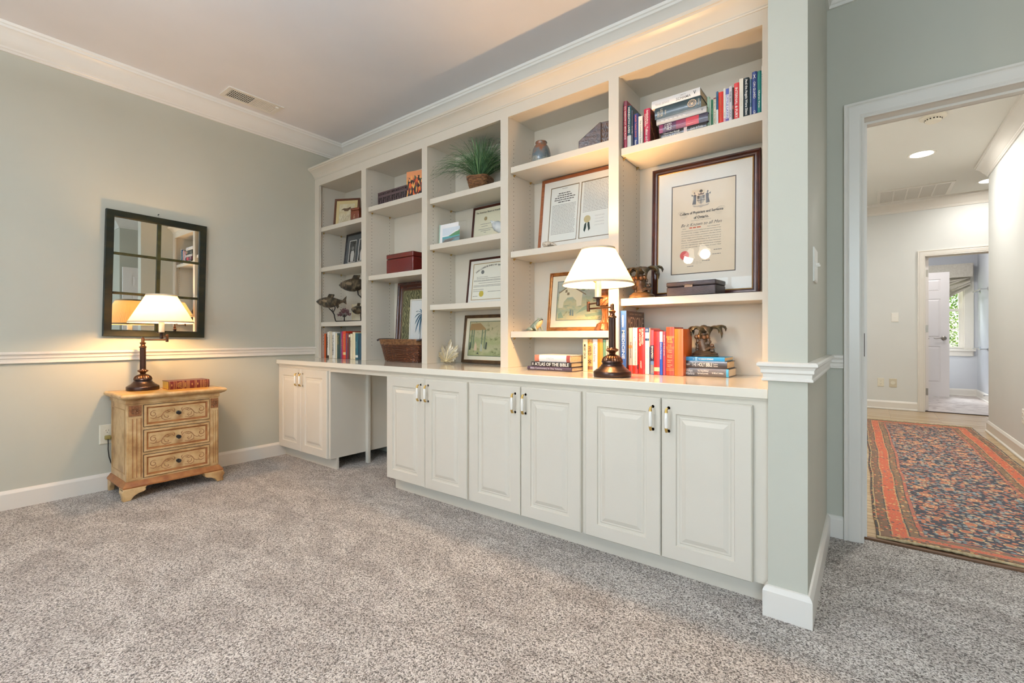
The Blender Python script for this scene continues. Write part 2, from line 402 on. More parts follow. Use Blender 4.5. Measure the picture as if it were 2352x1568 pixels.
# ------------------------------------------------------------------ mouldings
def crown_prof(z): return [(0, z), (0, z-0.134), (0.010, z-0.134), (0.013, z-0.122), (0.018, z-0.118), (0.020, z-0.108), (0.030, z-0.098), (0.042, z-0.078), (0.056, z-0.055), (0.074, z-0.036), (0.086, z-0.030), (0.088, z-0.018), (0.094, z-0.014), (0.097, z)]
b = MB(); molding(b, (0, -2.6), (0, YB), (1, 0), crown_prof(ZC), 1, -1); struct(b.build('trim_1', M_trim, smooth=25))
b = MB(); molding(b, (0, YB), (PLX0, YB), (0, -1), crown_prof(ZC), 1, -1); struct(b.build('trim_2', M_trim, smooth=25))
b = MB(); molding(b, (PLX0, YB), (PLX0, PLY), (-1, 0), crown_prof(ZC), 1, 1); molding(b, (PLX0, PLY), (PLX1, PLY), (0, -1), crown_prof(ZC), -1, 1)
molding(b, (PLX1, PLY), (PLX1, YW), (1, 0), crown_prof(ZC), -1, -1); molding(b, (PLX1, YW), (XR, YW), (0, -1), crown_prof(ZC), 1, -1)
molding(b, (XR, YW), (XR, 1.92), (-1, 0), crown_prof(ZC), 1, 1); molding(b, (XR, 1.92), (7.0, 1.92), (0, -1), crown_prof(ZC), -1, -1)
struct(b.build('trim_3', M_trim, smooth=25))
b = MB(); molding(b, (HX0, 8.0), (7.1, 8.0), (0, -1), crown_prof(ZH), 1, -1); struct(b.build('trim_4', M_trim, smooth=25))
b = MB(); molding(b, (HX1, YW+0.125), (HX1, HYE), (-1, 0), crown_prof(ZH), 1, 1); molding(b, (HX1, HYE), (HX1+0.35, HYE), (0, 1), crown_prof(ZH), -1, 0); struct(b.build('trim_5', M_trim, smooth=25))
RAIL = [(0, 0.882), (0.026, 0.882), (0.031, 0.877), (0.031, 0.869), (0.024, 0.864), (0.020, 0.856), (0.020, 0.846), (0.014, 0.841), (0.013, 0.828), (0.017, 0.824), (0.017, 0.818), (0.010, 0.816), (0, 0.816)]
b = MB(); molding(b, (0, -2.6), (0, 2.178), (1, 0), RAIL, 0, 0); struct(b.build('trim_6', M_trim, smooth=20))
b = MB(); molding(b, (PLX0, 2.178), (PLX0, PLY), (-1, 0), RAIL, 0, 1); molding(b, (PLX0, PLY), (PLX1, PLY), (0, -1), RAIL, -1, 1)
molding(b, (PLX1, PLY), (PLX1, YW), (1, 0), RAIL, -1, -1); molding(b, (PLX1, YW), (3.741, YW), (0, -1), RAIL, 1, 0); struct(b.build('trim_7', M_trim, smooth=20))
BASE = [(0, 0), (0.015, 0), (0.015, 0.088), (0.012, 0.096), (0.006, 0.104), (0, 0.106)]
BASEH = [(0, 0), (0.024, 0), (0.024, 0.012), (0.015, 0.022), (0.015, 0.092), (0.012, 0.100), (0.006, 0.112), (0, 0.114)]
b = MB(); molding(b, (0, -2.6), (0, 1.918), (1, 0), BASE, 0, 0); struct(b.build('baseboard_left', M_trim, smooth=20))
b = MB(); molding(b, (PLX0, 1.855), (PLX0, PLY), (-1, 0), BASE, 0, 1); molding(b, (PLX0, PLY), (PLX1, PLY), (0, -1), BASE, -1, 1)
molding(b, (PLX1, PLY), (PLX1, YW), (1, 0), BASE, -1, -1); molding(b, (PLX1, YW), (3.741, YW), (0, -1), BASE, 1, 0); struct(b.build('baseboard_partition', M_trim, smooth=20))
b = MB(); molding(b, (HX0, 8.0), (BX0-0.075, 8.0), (0, -1), BASEH); struct(b.build('baseboard_hall_far', M_trim, smooth=20))
b = MB(); molding(b, (HX1, YW+0.125), (HX1, HYE), (-1, 0), BASEH, 0, 1); molding(b, (HX1, HYE), (HX1+0.35, HYE), (0, 1), BASEH, -1, 0); struct(b.build('baseboard_hall_right', M_trim, smooth=20))
b = MB(); molding(b, (4.1, BYF), (BXR, BYF), (0, -1), BASEH, 0, -1); molding(b, (BXR, BYF), (BXR, 8.12), (-1, 0), BASEH, 1, 0); struct(b.build('baseboard_bathroom', M_trim, smooth=20))
def casing(mb, x0, x1, zt, y, ny, w):
    # moulded architrave round an opening; ny = -1 faces the viewer
    P = [(0, 0), (0, 0.010), (w*0.08, 0.013), (w*0.16, 0.011), (w*0.22, 0.014), (w*0.72, 0.018), (w*0.80, 0.015), (w*0.86, 0.021), (w*0.97, 0.021), (w, 0.016), (w, 0)]
    L_ = [[(x0-t, y+ny*d, 0.0) for t, d in P], [(x0-t, y+ny*d, zt+t) for t, d in P], [(x1+t, y+ny*d, zt+t) for t, d in P], [(x1+t, y+ny*d, 0.0) for t, d in P]]
    mb.loft([[Vector(p) for p in r] for r in L_])
def jamb(mb, x0, x1, zt, y0, y1):
    mb.box(x0-0.018, x0, y0, y1, 0, zt+0.018); mb.box(x1, x1+0.018, y0, y1, 0, zt+0.018); mb.box(x0, x1, y0, y1, zt, zt+0.018)
    ym = (y0+y1)/2
    mb.box(x0, x0+0.011, ym-0.004, ym+0.03, 0, zt-0.011); mb.box(x1-0.011, x1, ym-0.004, ym+0.03, 0, zt-0.011); mb.box(x0, x1, ym-0.004, ym+0.03, zt-0.011, zt)
b = MB(); casing(b, DX0, DX1, DZ, YW, -1, 0.078); jamb(b, DX0, DX1, DZ, YW-0.002, YW+0.127); casing(b, DX0, DX1, DZ, YW+0.125, 1, 0.078)
dtrim = struct(b.build('trim_8', M_trim, smooth=20))
b = MB(); b.box(DX0+0.0, DX0+0.0025, YW+0.02, YW+0.045, 0.875, 0.985); b.build('strike_plate', M_bronze_d, dtrim, bevel=0.001)
b = MB(); casing(b, BX0, BX1, BZ, 8.0, -1, 0.075); jamb(b, BX0, BX1, BZ, 7.998, 8.122); struct(b.build('trim_9', M_trim, smooth=20))
b = MB(); b.box(DX0, DX1, 2.795, 2.822, -0.004, 0.010); struct(b.build('trim_10', mat('dark_threshold', (104, 72, 46), 0.4), bevel=0.003))
b = MB(); b.box(BX0, BX1, 8.045, 8.075, -0.004, 0.006); struct(b.build('trim_11', M_bronze_d))

def six_panel(mb, w, h, t):
    # stiles and rails with recessed raised panels on both faces (x 0..w, y 0..t)
    mb.box(0, w, 0.008, t-0.008, 0, h)
    sx = 0.105; cw = (w-3*sx)/2
    rows = [(0.22, 0.80), (0.94, 1.56), (1.68, h-0.11)]
    for y0, y1 in ((0, 0.0081), (t-0.0081, t)):
        for xx in (0, w-sx): mb.box(xx, xx+sx, y0, y1, 0, h)
        zz = 0
        for r0, r1 in rows+[(h, h)]:
            mb.box(sx, w-sx, y0, y1, zz, r0)
            if r1 > r0: mb.box(sx+cw, 2*sx+cw, y0, y1, r0, r1)
            zz = r1
    for r0, r1 in rows:
        for xx in (sx, 2*sx+cw):
            mb.rect_loops(cw, r1-r0, [(0.006, 0.009), (0.03, 0.001), (0.03, 0.001)], x0=xx, z0=r0, backcap=False)
            mb.rect_loops(cw, r1-r0, [(0.006, t-0.009), (0.03, t-0.001), (0.03, t-0.001)], x0=xx, z0=r0, backcap=False)
def lever(parent, x, y, z, ny, sx):
    mb = MB()
    mb.lathe([(0.001, 0), (0.034, 0), (0.034, 0.004), (0.028, 0.009), (0.013, 0.012), (0.012, 0.045), (0.001, 0.046)], (x, y, z), 20, M=Matrix.Rotation(PI/2 if ny < 0 else -PI/2, 3, 'X'))
    mb.tube([(x, y+ny*0.042, z), (x+sx*0.03, y+ny*0.045, z+0.004), (x+sx*0.06, y+ny*0.045, z+0.002), (x+sx*0.09, y+ny*0.045, z-0.006), (x+sx*0.115, y+ny*0.045, z-0.003), (x+sx*0.125, y+ny*0.045, z+0.006)], [0.010, 0.008, 0.007, 0.006, 0.005, 0.004], 8)
    return mb.build('door_handle', M_nickel, parent)
# inner bathroom door, standing open across the room in front of the window
M_door = mat('white_door_paint', (232, 226, 222), 0.4)
d2 = thing('door_2', None, None, (4.105, 10.08, 0.012), kind='structure')
b = MB(); six_panel(b, 0.755, 1.985, 0.035); b.build('door_leaf', M_door, d2, smooth=20)
lever(d2, 0.69, 0.0, 0.93, -1, -1)
# bathroom door, swung fully open: its hinge edge shows in the jamb
d3 = thing('door_3', None, None, (BX0+0.040, 8.085, 0.012), (0, 0, PI/2), kind='structure')
b = MB(); six_panel(b, 0.74, 1.975, 0.035); b.build('door_leaf', M_door, d3, smooth=20)
lever(d3, 0.68, 0.0, 0.93, -1, -1)
for z in (0.24, 1.06, 1.78):
    b = MB(); b.box(-0.003, 0.0, 0.004, 0.030, z-0.045, z+0.045); b.tube([(-0.006, 0.032, z-0.045), (-0.006, 0.032, z+0.045)], 0.005, 8); b.build('hinge', M_nickel, d3)
# hall door, swung into the room (seen only in the mirror)
d1 = thing('door_1', None, None, (DX1-0.005, YW-0.025, 0.02), (0, 0, -PI/2), kind='structure')
b = MB(); six_panel(b, 0.80, 1.955, 0.035); b.build('door_leaf', M_door, d1, smooth=20)
lever(d1, 0.74, 0.0, 0.93, -1, -1)

# ------------------------------------------------------------------ bathroom window, hall fittings
w1 = thing('window_1', None, None, (WX0, BYF, WZ0), kind='structure')
ww, wh = WX1-WX0, WZ1-WZ0
b = MB(); b.rect_loops(ww+0.22, wh+0.22, [(0, 0.0), (0, -0.018), (0.11, -0.022), (0.11, 0.0)], x0=-0.11, z0=-0.11, cap=False, backcap=False); b.box(0, 0.02, 0.0, 0.1, 0, wh); b.box(ww-0.02, ww, 0, 0.1, 0, wh)
b.build('window_frame', M_trim, w1, smooth=0)
b = MB(); b.box(-0.13, ww+0.13, -0.06, 0.09, -0.03, 0.0); b.box(-0.10, ww+0.10, -0.024, -0.001, -0.11, -0.03); b.build('window_sill', M_trim, w1, bevel=0.003)
for z0_, z1_, yy in ((0.0, wh/2+0.02, 0.03), (wh/2-0.02, wh, 0.062)):
    s_ = MB()
    for a in (0.02, ww-0.065): s_.box(a, a+0.045, yy, yy+0.03, z0_, z1_)
    for zz, t in ((z0_, 0.045), (z1_-0.04, 0.04)): s_.box(0.065, ww-0.065, yy, yy+0.03, zz, zz+t)
    for xx in (ww/3, 2*ww/3): s_.box(xx-0.009, xx+0.009, yy+0.006, yy+0.026, z0_+0.045, z1_-0.04)
    s_.box(0.065, ww-0.065, yy+0.006, yy+0.026, (z0_+z1_)/2-0.009, (z0_+z1_)/2+0.009)
    so = s_.build('sash', M_trim, w1, smooth=0)
    g = MB(); g.box(0.066, ww-0.066, yy+0.014, yy+0.017, z0_+0.046, z1_-0.041); g.build('pane', M_glass, so, smooth=0)
M_linen = mat('grey_linen', (206, 200, 188), 0.8, col2=(194, 187, 174), nscale=40, bump=0.3, bscale=300)
rs = thing('roman_shade', 'pale grey linen roman shade pulled up askew over the bathroom window', 'shade', (WX0, BYF-0.02, 0))
b = MB(); b.box(-0.16, ww+0.085, -0.13, -0.02, 1.93, 2.15); b.build('valance', M_linen, rs, bevel=0.004)
b = MB()
for k in range(8):                                   # gathered folds fanning from the raised right corner
    za, zb = 1.18+0.088*k, min(1.76+0.030*k, 1.92)
    up, lo = [], []
    for i in range(15):
        t = i/14; x = -0.14+(ww+0.20)*t; z = za+(zb-za)*t-0.03*math.sin(PI*t)+0.006*math.sin(9*t+k)
        bul = 0.055+0.03*math.sin(k*2.1+3*t); up.append((x, -0.02-0.012*(k % 2), z+0.085*(1-t*0.45))); lo.append((x, -0.02-bul, z))
    rings = []
    for (x, y, z), (x2, y2, z2) in zip(up, lo):
        rings.append([Vector((x, y, z)), Vector((x, (y+y2)/2-0.012, (z+z2)/2+0.008)), Vector((x2, y2, z2)), Vector((x, y+0.006, z-0.01))])
    b.loft(rings)
b.build('gathered_folds', M_linen, rs, smooth=60)
M_chrome = mat('chrome', (200, 200, 200), 0.12, 1.0)
for zz, lab in ((1.675, 'upper chrome towel bar on the bathroom side wall'), (0.782, 'lower chrome towel bar on the bathroom side wall')):
    tb = thing('towel_bar', lab, 'towel bar', (BXR, 9.70, zz), group='towel bars on the bathroom wall')
    for yy in (0, 0.6):
        p = MB(); p.lathe([(0.001, 0), (0.026, 0), (0.026, 0.005), (0.010, 0.014), (0.008, 0.075), (0.012, 0.085), (0.001, 0.09)], (0, yy, 0), 16, M=Matrix.Rotation(-PI/2, 3, 'Y')); p.build('post', M_chrome, tb)
    p = MB(); p.tube([(-0.078, -0.02, 0), (-0.078, 0.62, 0)], 0.008, 10); p.build('bar', M_chrome, tb)
b = MB(); b.lathe([(0.001, 0), (0.012, 0), (0.012, 0.004), (0.005, 0.008), (0.005, 0.05), (0.010, 0.055), (0.010, 0.07), (0.001, 0.071)], (BXR-0.015, 9.45, 0.12), 12, M=Matrix.Rotation(-PI/2, 3, 'Y'))
tag(b.build('door_stop', M_chrome), 'small dark door stop on the bathroom baseboard', 'door stop')

def plate(name, label, cat, loc, rot, w, h, m, kind, group=None):
    o = thing(name, label, cat, loc, rot, group)
    b = MB(); b.rect_loops(w, h, [(0, 0), (0, -0.004), (0.005, -0.0065)], x0=-w/2, z0=-h/2); b.build('cover_plate', m, o, smooth=20)
    md = M_gap
    if kind == 'outlet':
        for dz in (0.019, -0.019):
            q = MB(); q.lathe([(0.001, 0), (0.016, 0), (0.0155, 0.002), (0.001, 0.0022)], (0, -0.0065, dz), 18, M=Matrix.Rotation(PI/2, 3, 'X'), m=0)
            for sx in (-0.006, 0.006): q.box(sx-0.001, sx+0.001, -0.0092, -0.0086, dz+0.001, dz+0.009, 1)
            q.box(-0.002, 0.002, -0.0092, -0.0086, dz-0.009, dz-0.005, 1); q.build('receptacle', [m, md], o)
    elif kind.startswith('switch'):
        n = int(kind[-1])
        for i in range(n):
            xx = (i-(n-1)/2)*0.046
            q = MB(); q.box(xx-0.005, xx+0.005, -0.008, -0.006, -0.012, 0.012, 0); q.build('switch_slot', [m], o)
            q = MB(); q.box(xx-0.0035, xx+0.0035, -0.018, -0.006, -0.002, 0.006, 0); q.build('toggle', [m], o, bevel=0.001)
    elif kind == 'round':
        q = MB(); q.lathe([(0.022, 0), (0.026, 0), (0.026, 0.0035), (0.022, 0.0035)], (0, -0.0065, 0), 24, M=Matrix.Rotation(PI/2, 3, 'X'), cap=False); q.lathe([(0.001, 0.0005), (0.022, 0.0005), (0.021, 0.0015), (0.001, 0.002)], (0, -0.0065, 0), 24, M=Matrix.Rotation(PI/2, 3, 'X'))
        q.build('round_insert', [M_ivory, md], o)
    return o
plate('light_switch', 'white light switch plate on the far hall wall', 'light switch', (4.118, 8.0, 1.225), (0, 0, 0), 0.075, 0.12, M_white, 'switch1')
plate('wall_outlet', 'pale duplex outlet low on the far hall wall', 'outlet', (3.970, 8.0, 0.355), (0, 0, 0), 0.07, 0.115, M_ivory, 'outlet')
plate('wall_plate', 'beige wall plate with a round insert low on the far hall wall', 'wall plate', (4.098, 8.0, 0.353), (0, 0, 0), 0.078, 0.115, mat('beige_plastic', (206, 196, 172), 0.4), 'round')
plate('wall_outlet', 'white outlet low on the right hall wall', 'outlet', (HX1, 5.36, 0.34), (0, 0, -PI/2), 0.07, 0.115, M_white, 'outlet')
plate('light_switch', 'white double light switch on the narrow wall end beside the bookcase', 'light switch', (PLX1, 2.075, 1.235), (0, 0, PI/2), 0.116, 0.125, M_white, 'switch2')
ol = plate('wall_outlet', 'ivory duplex outlet on the left wall beside the wooden nightstand', 'outlet', (0.0, 0.783, 0.352), (0, 0, PI/2), 0.076, 0.122, M_ivory, 'outlet')
cord = thing('power_cord', 'dark cord plugged into the left wall outlet, running behind the nightstand', 'power cord', (0, 0, 0))
b = MB(); b.box(0.008, 0.034, 0.768, 0.798, 0.320, 0.346); b.build('plug', mat('olive_plug', (136, 122, 66), 0.4), cord, bevel=0.005)
b = MB(); b.tube([(0.030, 0.783, 0.325), (0.034, 0.783, 0.30), (0.026, 0.784, 0.26), (0.018, 0.79, 0.21), (0.014, 0.80, 0.17), (0.012, 0.815, 0.13), (0.012, 0.84, 0.118), (0.012, 0.9, 0.116), (0.012, 0.94, 0.2), (0.01, 0.95, 0.45), (0.01, 0.96, 0.60), (0.012, 0.957, 0.628), (0.020, 0.952, 0.6325), (0.034, 0.945, 0.632)], 0.0028, 6); b.build('cable', M_black, cord)

# ceiling register in the room
c0 = PZ(541, 188, ZC); c1 = PZ(520, 210, ZC); c2 = PZ(660, 236, ZC); c3 = PZ(640, 250, ZC)
rx0, rx1, ry0, ry1 = 0.165, 0.345, 1.362, 1.742
rg = thing('ceiling_register', 'white metal air register in the ceiling above the left wall', 'air vent', (rx0, ry0, ZC))
rw, rl = rx1-rx0, ry1-ry0
b = MB()
for (a, c_, d_, e_) in ((0, rw, 0, 0.03), (0, rw, rl-0.03, rl), (0, 0.03, 0.03, rl-0.03), (rw-0.03, rw, 0.03, rl-0.03)): b.box(a, c_, d_, e_, -0.007, 0)
b.box(0.03, rw-0.03, rl/2-0.004, rl/2+0.004, -0.006, 0)
b.build('register_frame', M_trim, rg, bevel=0.002)
b = MB(); b.box(0.03, rw-0.03, 0.03, rl-0.03, -0.0008, -0.0002); b.build('duct_opening', M_dark, rg, smooth=0)
for k in range(26):
    y_ = 0.036+k*(rl-0.072)/25
    if abs(y_-rl/2) < 0.006: continue
    b = MB(); tl = 0.0018 if k < 13 else 0.0052
    b.box(0.03, rw-0.03, y_-tl, y_+tl, -0.006, -0.002); b.build('slat', M_trim, rg, smooth=0)
for k in range(3):
    b = MB(); xx = 0.03+(k+1)*(rw-0.06)/4; b.box(xx-0.0012, xx+0.0012, 0.03, rl/2, -0.004, -0.001); b.build('rear_vane', M_trim, rg, smooth=0)
b = MB(); b.box(rw-0.04, rw-0.028, rl-0.05, rl-0.03, -0.014, -0.006); b.build('damper_lever', M_white, rg, bevel=0.001)
# return grille in the hall ceiling
gx0, gx1, gy0, gy1 = 3.925, 4.625, 7.22, 7.84
gr = thing('return_grille', 'large white return air grille in five sections in the hall ceiling', 'air vent', (gx0, gy0, ZH))
gw, gl = gx1-gx0, gy1-gy0
b = MB()
for (a, c_, d_, e_) in ((0, gw, 0, 0.035), (0, gw, gl-0.035, gl), (0, 0.035, 0.035, gl-0.035), (gw-0.035, gw, 0.035, gl-0.035)): b.box(a, c_, d_, e_, -0.012, 0)
for k in range(1, 5): xx = 0.035+(gw-0.07)*k/5; b.box(xx-0.007, xx+0.007, 0.035, gl-0.035, -0.010, 0)
b.build('grille_frame', M_trim, gr, bevel=0.002)
b = MB(); b.box(0.035, gw-0.035, 0.035, gl-0.035, -0.0008, -0.0002); b.build('filter', mat('grey_filter', (150, 146, 138), 0.9), gr, smooth=0)
b = MB()
for k in range(40): yy = 0.04+(gl-0.08)*k/39; b.box(0.035, gw-0.035, yy-0.003, yy+0.003, -0.008, -0.003)
b.build('louvers', M_trim, gr, smooth=0)
b = MB(); sd = thing('smoke_detector', 'round cream smoke detector on the hall ceiling', 'smoke detector', (4.25, 5.02, ZH))
b.lathe([(0.001, 0), (0.085, 0), (0.085, -0.012), (0.075, -0.02), (0.055, -0.022), (0.052, -0.036), (0.046, -0.046), (0.001, -0.048)], (0, 0, 0), 36); b.build('housing', mat('cream_plastic', (232, 225, 208), 0.45), sd)
b = MB()
for k in range(16):
    a = 2*PI*k/16; M_ = Matrix.Translation((0.0535*math.cos(a), 0.0535*math.sin(a), -0.029)) @ Matrix.Rotation(a, 4, 'Z'); b.box(-0.001, 0.0015, -0.005, 0.005, -0.004, 0.004, 0, M_)
b.build('sensor_slots', M_dark, sd, smooth=0)
M_lens = mat('lit_downlight_lens', (255, 255, 255), 0.5, emit=(255, 248, 238), estr=22)
for (lx, ly, lab) in ((4.247, 5.99, 'lit round recessed downlight in the middle of the hall ceiling'), (4.93, 7.47, 'lit recessed downlight at the far right of the hall, just past the corner')):
    dl = thing('downlight', lab, 'downlight', (lx, ly, ZH), group='recessed downlights in the hall')
    b = MB(); b.lathe([(0.088, 0), (0.108, 0), (0.106, -0.005), (0.088, -0.003)], (0, 0, 0), 36, cap=False); b.build('trim_ring', M_white, dl)
    b = MB(); b.lathe([(0.001, -0.002), (0.089, -0.002), (0.089, -0.0005), (0.001, -0.0005)], (0, 0, 0), 36); b.build('lens', M_lens, dl)
    lamp('AREA', (lx, ly, ZH-0.012), 21 if ly < 7 else 9, (1, 0.97, 0.93), 0.16, None, (0, 0, 0), 'downlight_and_fill_glow')
lamp('AREA', (4.2, 4.0, ZH-0.02), 26, (1, 0.97, 0.93), 0.16, None, (0, 0, 0), 'downlight_and_fill_glow')  # added fill for the near hall, no downlight fitting at this spot
lamp('AREA', (4.6, 9.2, 2.58), 14, (1, 0.97, 0.95), 0.3, None, (0, 0, 0), 'bath_ceiling_glow')

# runner rug
def _rug(nt, N, L, b):
    uv = N.new('ShaderNodeUVMap'); sp = N.new('ShaderNodeSeparateXYZ'); L.new(uv.outputs[0], sp.inputs[0])
    x, y = sp.outputs[0], sp.outputs[1]
    e1 = mth(N, L, 'MINIMUM', x, mth(N, L, 'SUBTRACT', 0.92, x)); e2 = mth(N, L, 'MINIMUM', mth(N, L, 'MULTIPLY', y, 1.25), mth(N, L, 'SUBTRACT', 4.03, y))
    n0 = N.new('ShaderNodeTexNoise'); n0.inputs['Scale'].default_value = 30; L.new(uv.outputs[0], n0.inputs['Vector'])
    e = mth(N, L, 'ADD', mth(N, L, 'MINIMUM', e1, e2), mth(N, L, 'MULTIPLY', mth(N, L, 'SUBTRACT', n0.outputs['Fac'], 0.5), 0.008))
    e4 = mth(N, L, 'MULTIPLY', e, 4.0)
    st = lambda v: v*4
    base = ramp(N, L, e4, [(0, (70, 58, 44)), (st(.010), (214, 184, 130)), (st(.016), (128, 92, 60)), (st(.055), (74, 66, 54)), (st(.061), (206, 160, 104)), (st(.066), (222, 100, 50)), (st(.122), (206, 160, 104)), (st(.127), (70, 64, 54)), (st(.133), (140, 106, 68)), (st(.166), (74, 66, 54)), (st(.171), (190, 104, 76)), (st(.188), (40, 48, 62))], True)
    # small ornament shared by the borders
    def vor(scale, sx=1.0, sy=1.0, feat='F1', rnd=1.0):
        mp = N.new('ShaderNodeMapping'); mp.inputs['Scale'].default_value = (sx, sy, 1); L.new(uv.outputs[0], mp.inputs[0])
        v = N.new('ShaderNodeTexVoronoi'); v.inputs['Scale'].default_value = scale; v.feature = feat; v.inputs['Randomness'].default_value = rnd; L.new(mp.outputs[0], v.inputs['Vector']); return v
    vb = vor(52); sc_ = N.new('ShaderNodeSeparateColor'); L.new(vb.outputs['Color'], sc_.inputs[0])
    acc = ramp(N, L, sc_.outputs[0], [(0, (222, 96, 50)), (.30, (236, 190, 120)), (.5, (110, 120, 110)), (.62, (200, 136, 76)), (.84, (64, 60, 62))], True)
    inb = mth(N, L, 'LESS_THAN', vb.outputs['Distance'], 0.42)
    nb = mth(N, L, 'MULTIPLY', inb, mth(N, L, 'GREATER_THAN', sc_.outputs[1], 0.30))
    bord = mixc(N, L, nb, base, acc)
    # field: blossoms, leaves and small rosettes on navy
    vf = vor(44, 1.0, 1.3); sf = N.new('ShaderNodeSeparateColor'); L.new(vf.outputs['Color'], sf.inputs[0])
    fld = ramp(N, L, sf.outputs[0], [(0, (36, 42, 60)), (.12, (220, 134, 88)), (.32, (222, 190, 146)), (.50, (146, 162, 164)), (.76, (206, 112, 72))], True)
    fm = mixc(N, L, mth(N, L, 'LESS_THAN', vf.outputs['Distance'], 0.52), lin((36, 42, 60)), fld)
    vr = vor(8.5, 1.0, 1.0, 'F1', 0.45); d = vr.outputs['Distance']
    ros = ramp(N, L, d, [(0, (196, 84, 52)), (.10, (234, 206, 152)), (.15, (206, 112, 70)), (.24, (224, 186, 130)), (.28, (40, 44, 60)), (.30, (60, 70, 84))], True)
    fm2 = mixc(N, L, mth(N, L, 'LESS_THAN', mth(N, L, 'ADD', d, mth(N, L, 'MULTIPLY', mth(N, L, 'SUBTRACT', n0.outputs['Fac'], 0.5), 0.25)), 0.29), fm, ros)
    infield = mth(N, L, 'GREATER_THAN', e, 0.190)
    c = mixc(N, L, infield, bord, fm2)
    nn = N.new('ShaderNodeTexNoise'); nn.inputs['Scale'].default_value = 160; L.new(uv.outputs[0], nn.inputs['Vector'])
    g = ramp(N, L, nn.outputs['Fac'], [(0.3, (196, 190, 186)), (0.7, (255, 255, 255))])
    L.new(mixc(N, L, 1.0, c, g, 'MULTIPLY'), b.inputs['Base Color'])
    bp = N.new('ShaderNodeBump'); bp.inputs['Strength'].default_value = 0.4; bp.inputs['Distance'].default_value = 0.003; L.new(nn.outputs['Fac'], bp.inputs['Height']); L.new(bp.outputs[0], b.inputs['Normal'])
    b.inputs['Sheen Weight'].default_value = 0.2
M_rug = rampmat('persian_wool', _rug, 0.9)
def rug():
    RL = 4.03
    edge = [(0.0, 3.868), (0.14, 3.866), (0.42, 3.855), (0.62, 3.852), (0.9, 3.846), (1.28, 3.848), (1.62, 3.836), (2.1, 3.842), (2.6, 3.826), (3.1, 3.822), (3.6, 3.806), (4.03, 3.800)]
    def ex(t):
        for (a, x0), (b_, x1) in zip(edge, edge[1:]):
            if t <= b_: k = (t-a)/(b_-a); k = k*k*(3-2*k); return x0+(x1-x0)*k
        return edge[-1][1]
    bm = bmesh.new(); nx, ny = 24, 110; G = []
    for j in range(ny+1):
        t = RL*j/ny; row = []
        for i in range(nx+1):
            u = 0.92*i/nx; x = ex(t)+u*(0.985+0.004*math.sin(t*5))
            lift = 0.012*math.exp(-(t/0.10)**2)*(0.4+0.6*math.sin(PI*min(1, u/0.6+0.1)))
            z = 0.006+lift+0.0025*math.sin(t*6+u*3)*math.sin(u*4)
            row.append(bm.verts.new((x, 2.832+t-0.012*u*math.exp(-t*3), max(z, 0.005))))
        G.append(row)
    uvl = bm.loops.layers.uv.new('UVMap')
    for j in range(ny):
        for i in range(nx):
            f = bm.faces.new((G[j][i], G[j][i+1], G[j+1][i+1], G[j+1][i])); f.smooth = True
            for l, (a, b_) in zip(f.loops, ((i, j), (i+1, j), (i+1, j+1), (i, j+1))): l[uvl].uv = (0.92*a/nx, RL*b_/ny)
    me = bpy.data.meshes.new('pile'); bm.to_mesh(me); bm.free(); me.materials.append(M_rug)
    r = thing('runner_rug', 'long patterned oriental runner in navy and rust lying on the hall floor', 'rug', (0, 0, 0))
    o = bpy.data.objects.new('pile', me); COL.objects.link(o); o.parent = r
    sm = o.modifiers.new('s', 'SOLIDIFY'); sm.thickness = 0.005; sm.offset = -1
    for t, nm in ((0.0, 'fringe'), (RL, 'fringe')):
        b = MB(); pts = []
        rnd = random.Random(3)
        for i in range(60):
            u = 0.92*i/59; x = ex(t)+u*0.985; lift = 0.012*math.exp(-0)*(0.4+0.6*math.sin(PI*min(1, u/0.6+0.1))) if t == 0 else 0
            pts.append((x, 2.832+t-0.012*u*math.exp(-t*3)-(0.004 if t == 0 else -0.006)+rnd.uniform(-.003, .003), 0.007+lift))
        b.tube(pts, [0.006+rnd.uniform(-.0015, .002) for _ in pts], 6); b.build(nm, mat('cream_fringe', (206, 188, 150), 0.9, col2=(168, 148, 110), nscale=60, bump=0.5), r)
rug()

# garden beyond the bathroom window
M_leafg = mat('garden_leaves', (96, 132, 66), 0.6, col2=(170, 190, 96), nscale=3)
M_lawn = mat('lawn', (150, 176, 84), 0.9, col2=(178, 196, 104), nscale=3)
b = MB(); b.box(-15, 25, 10.7, 60, -0.6, -0.5); struct(b.build('ground', M_lawn, smooth=0))
def tree(x, y, h, r, n, lab, seed):
    rnd = random.Random(seed); t = thing('tree', lab, 'tree', (x, y, -0.5), group='trees in the garden')
    b = MB(); b.tube([(0, 0, 0), (0.1, 0, h*.3), (0, 0.1, h*.6), (0, 0, h*.8)], [0.18, 0.13, 0.1, 0.05], 8); b.build('trunk', mat('bark', (90, 74, 60), 0.9), t)
    b = MB()
    for _ in range(n):
        a, c_, q = rnd.uniform(0, 2*PI), rnd.uniform(-1, 1), rnd.random()**0.4
        p = Vector((math.cos(a)*math.sqrt(1-c_*c_), math.sin(a)*math.sqrt(1-c_*c_), c_*1.1))*q*r+Vector((0, 0, h*.62))
        if p.z < 0.3: continue
        d = Vector((rnd.uniform(-1, 1), rnd.uniform(-1, 1), rnd.uniform(-1, .4))).normalized(); e = d.cross(Vector((rnd.random(), rnd.random(), 1))).normalized(); L_ = rnd.uniform(.06, .12)
        b.poly([p, p+d*L_*.5+e*L_*.28, p+d*L_, p+d*L_*.5-e*L_*.28])
    b.build('crown', M_leafg, t, smooth=0)
tree(6.1, 18, 5.5, 2.4, 8000, 'leafy green tree seen through the bathroom window', 1)
tree(7.2, 25.5, 7.5, 3.2, 8000, 'taller green tree farther off outside the bathroom window', 2)
tree(8.0, 35, 8.0, 3.6, 8000, 'distant green tree beyond the lawn outside the bathroom window', 3)

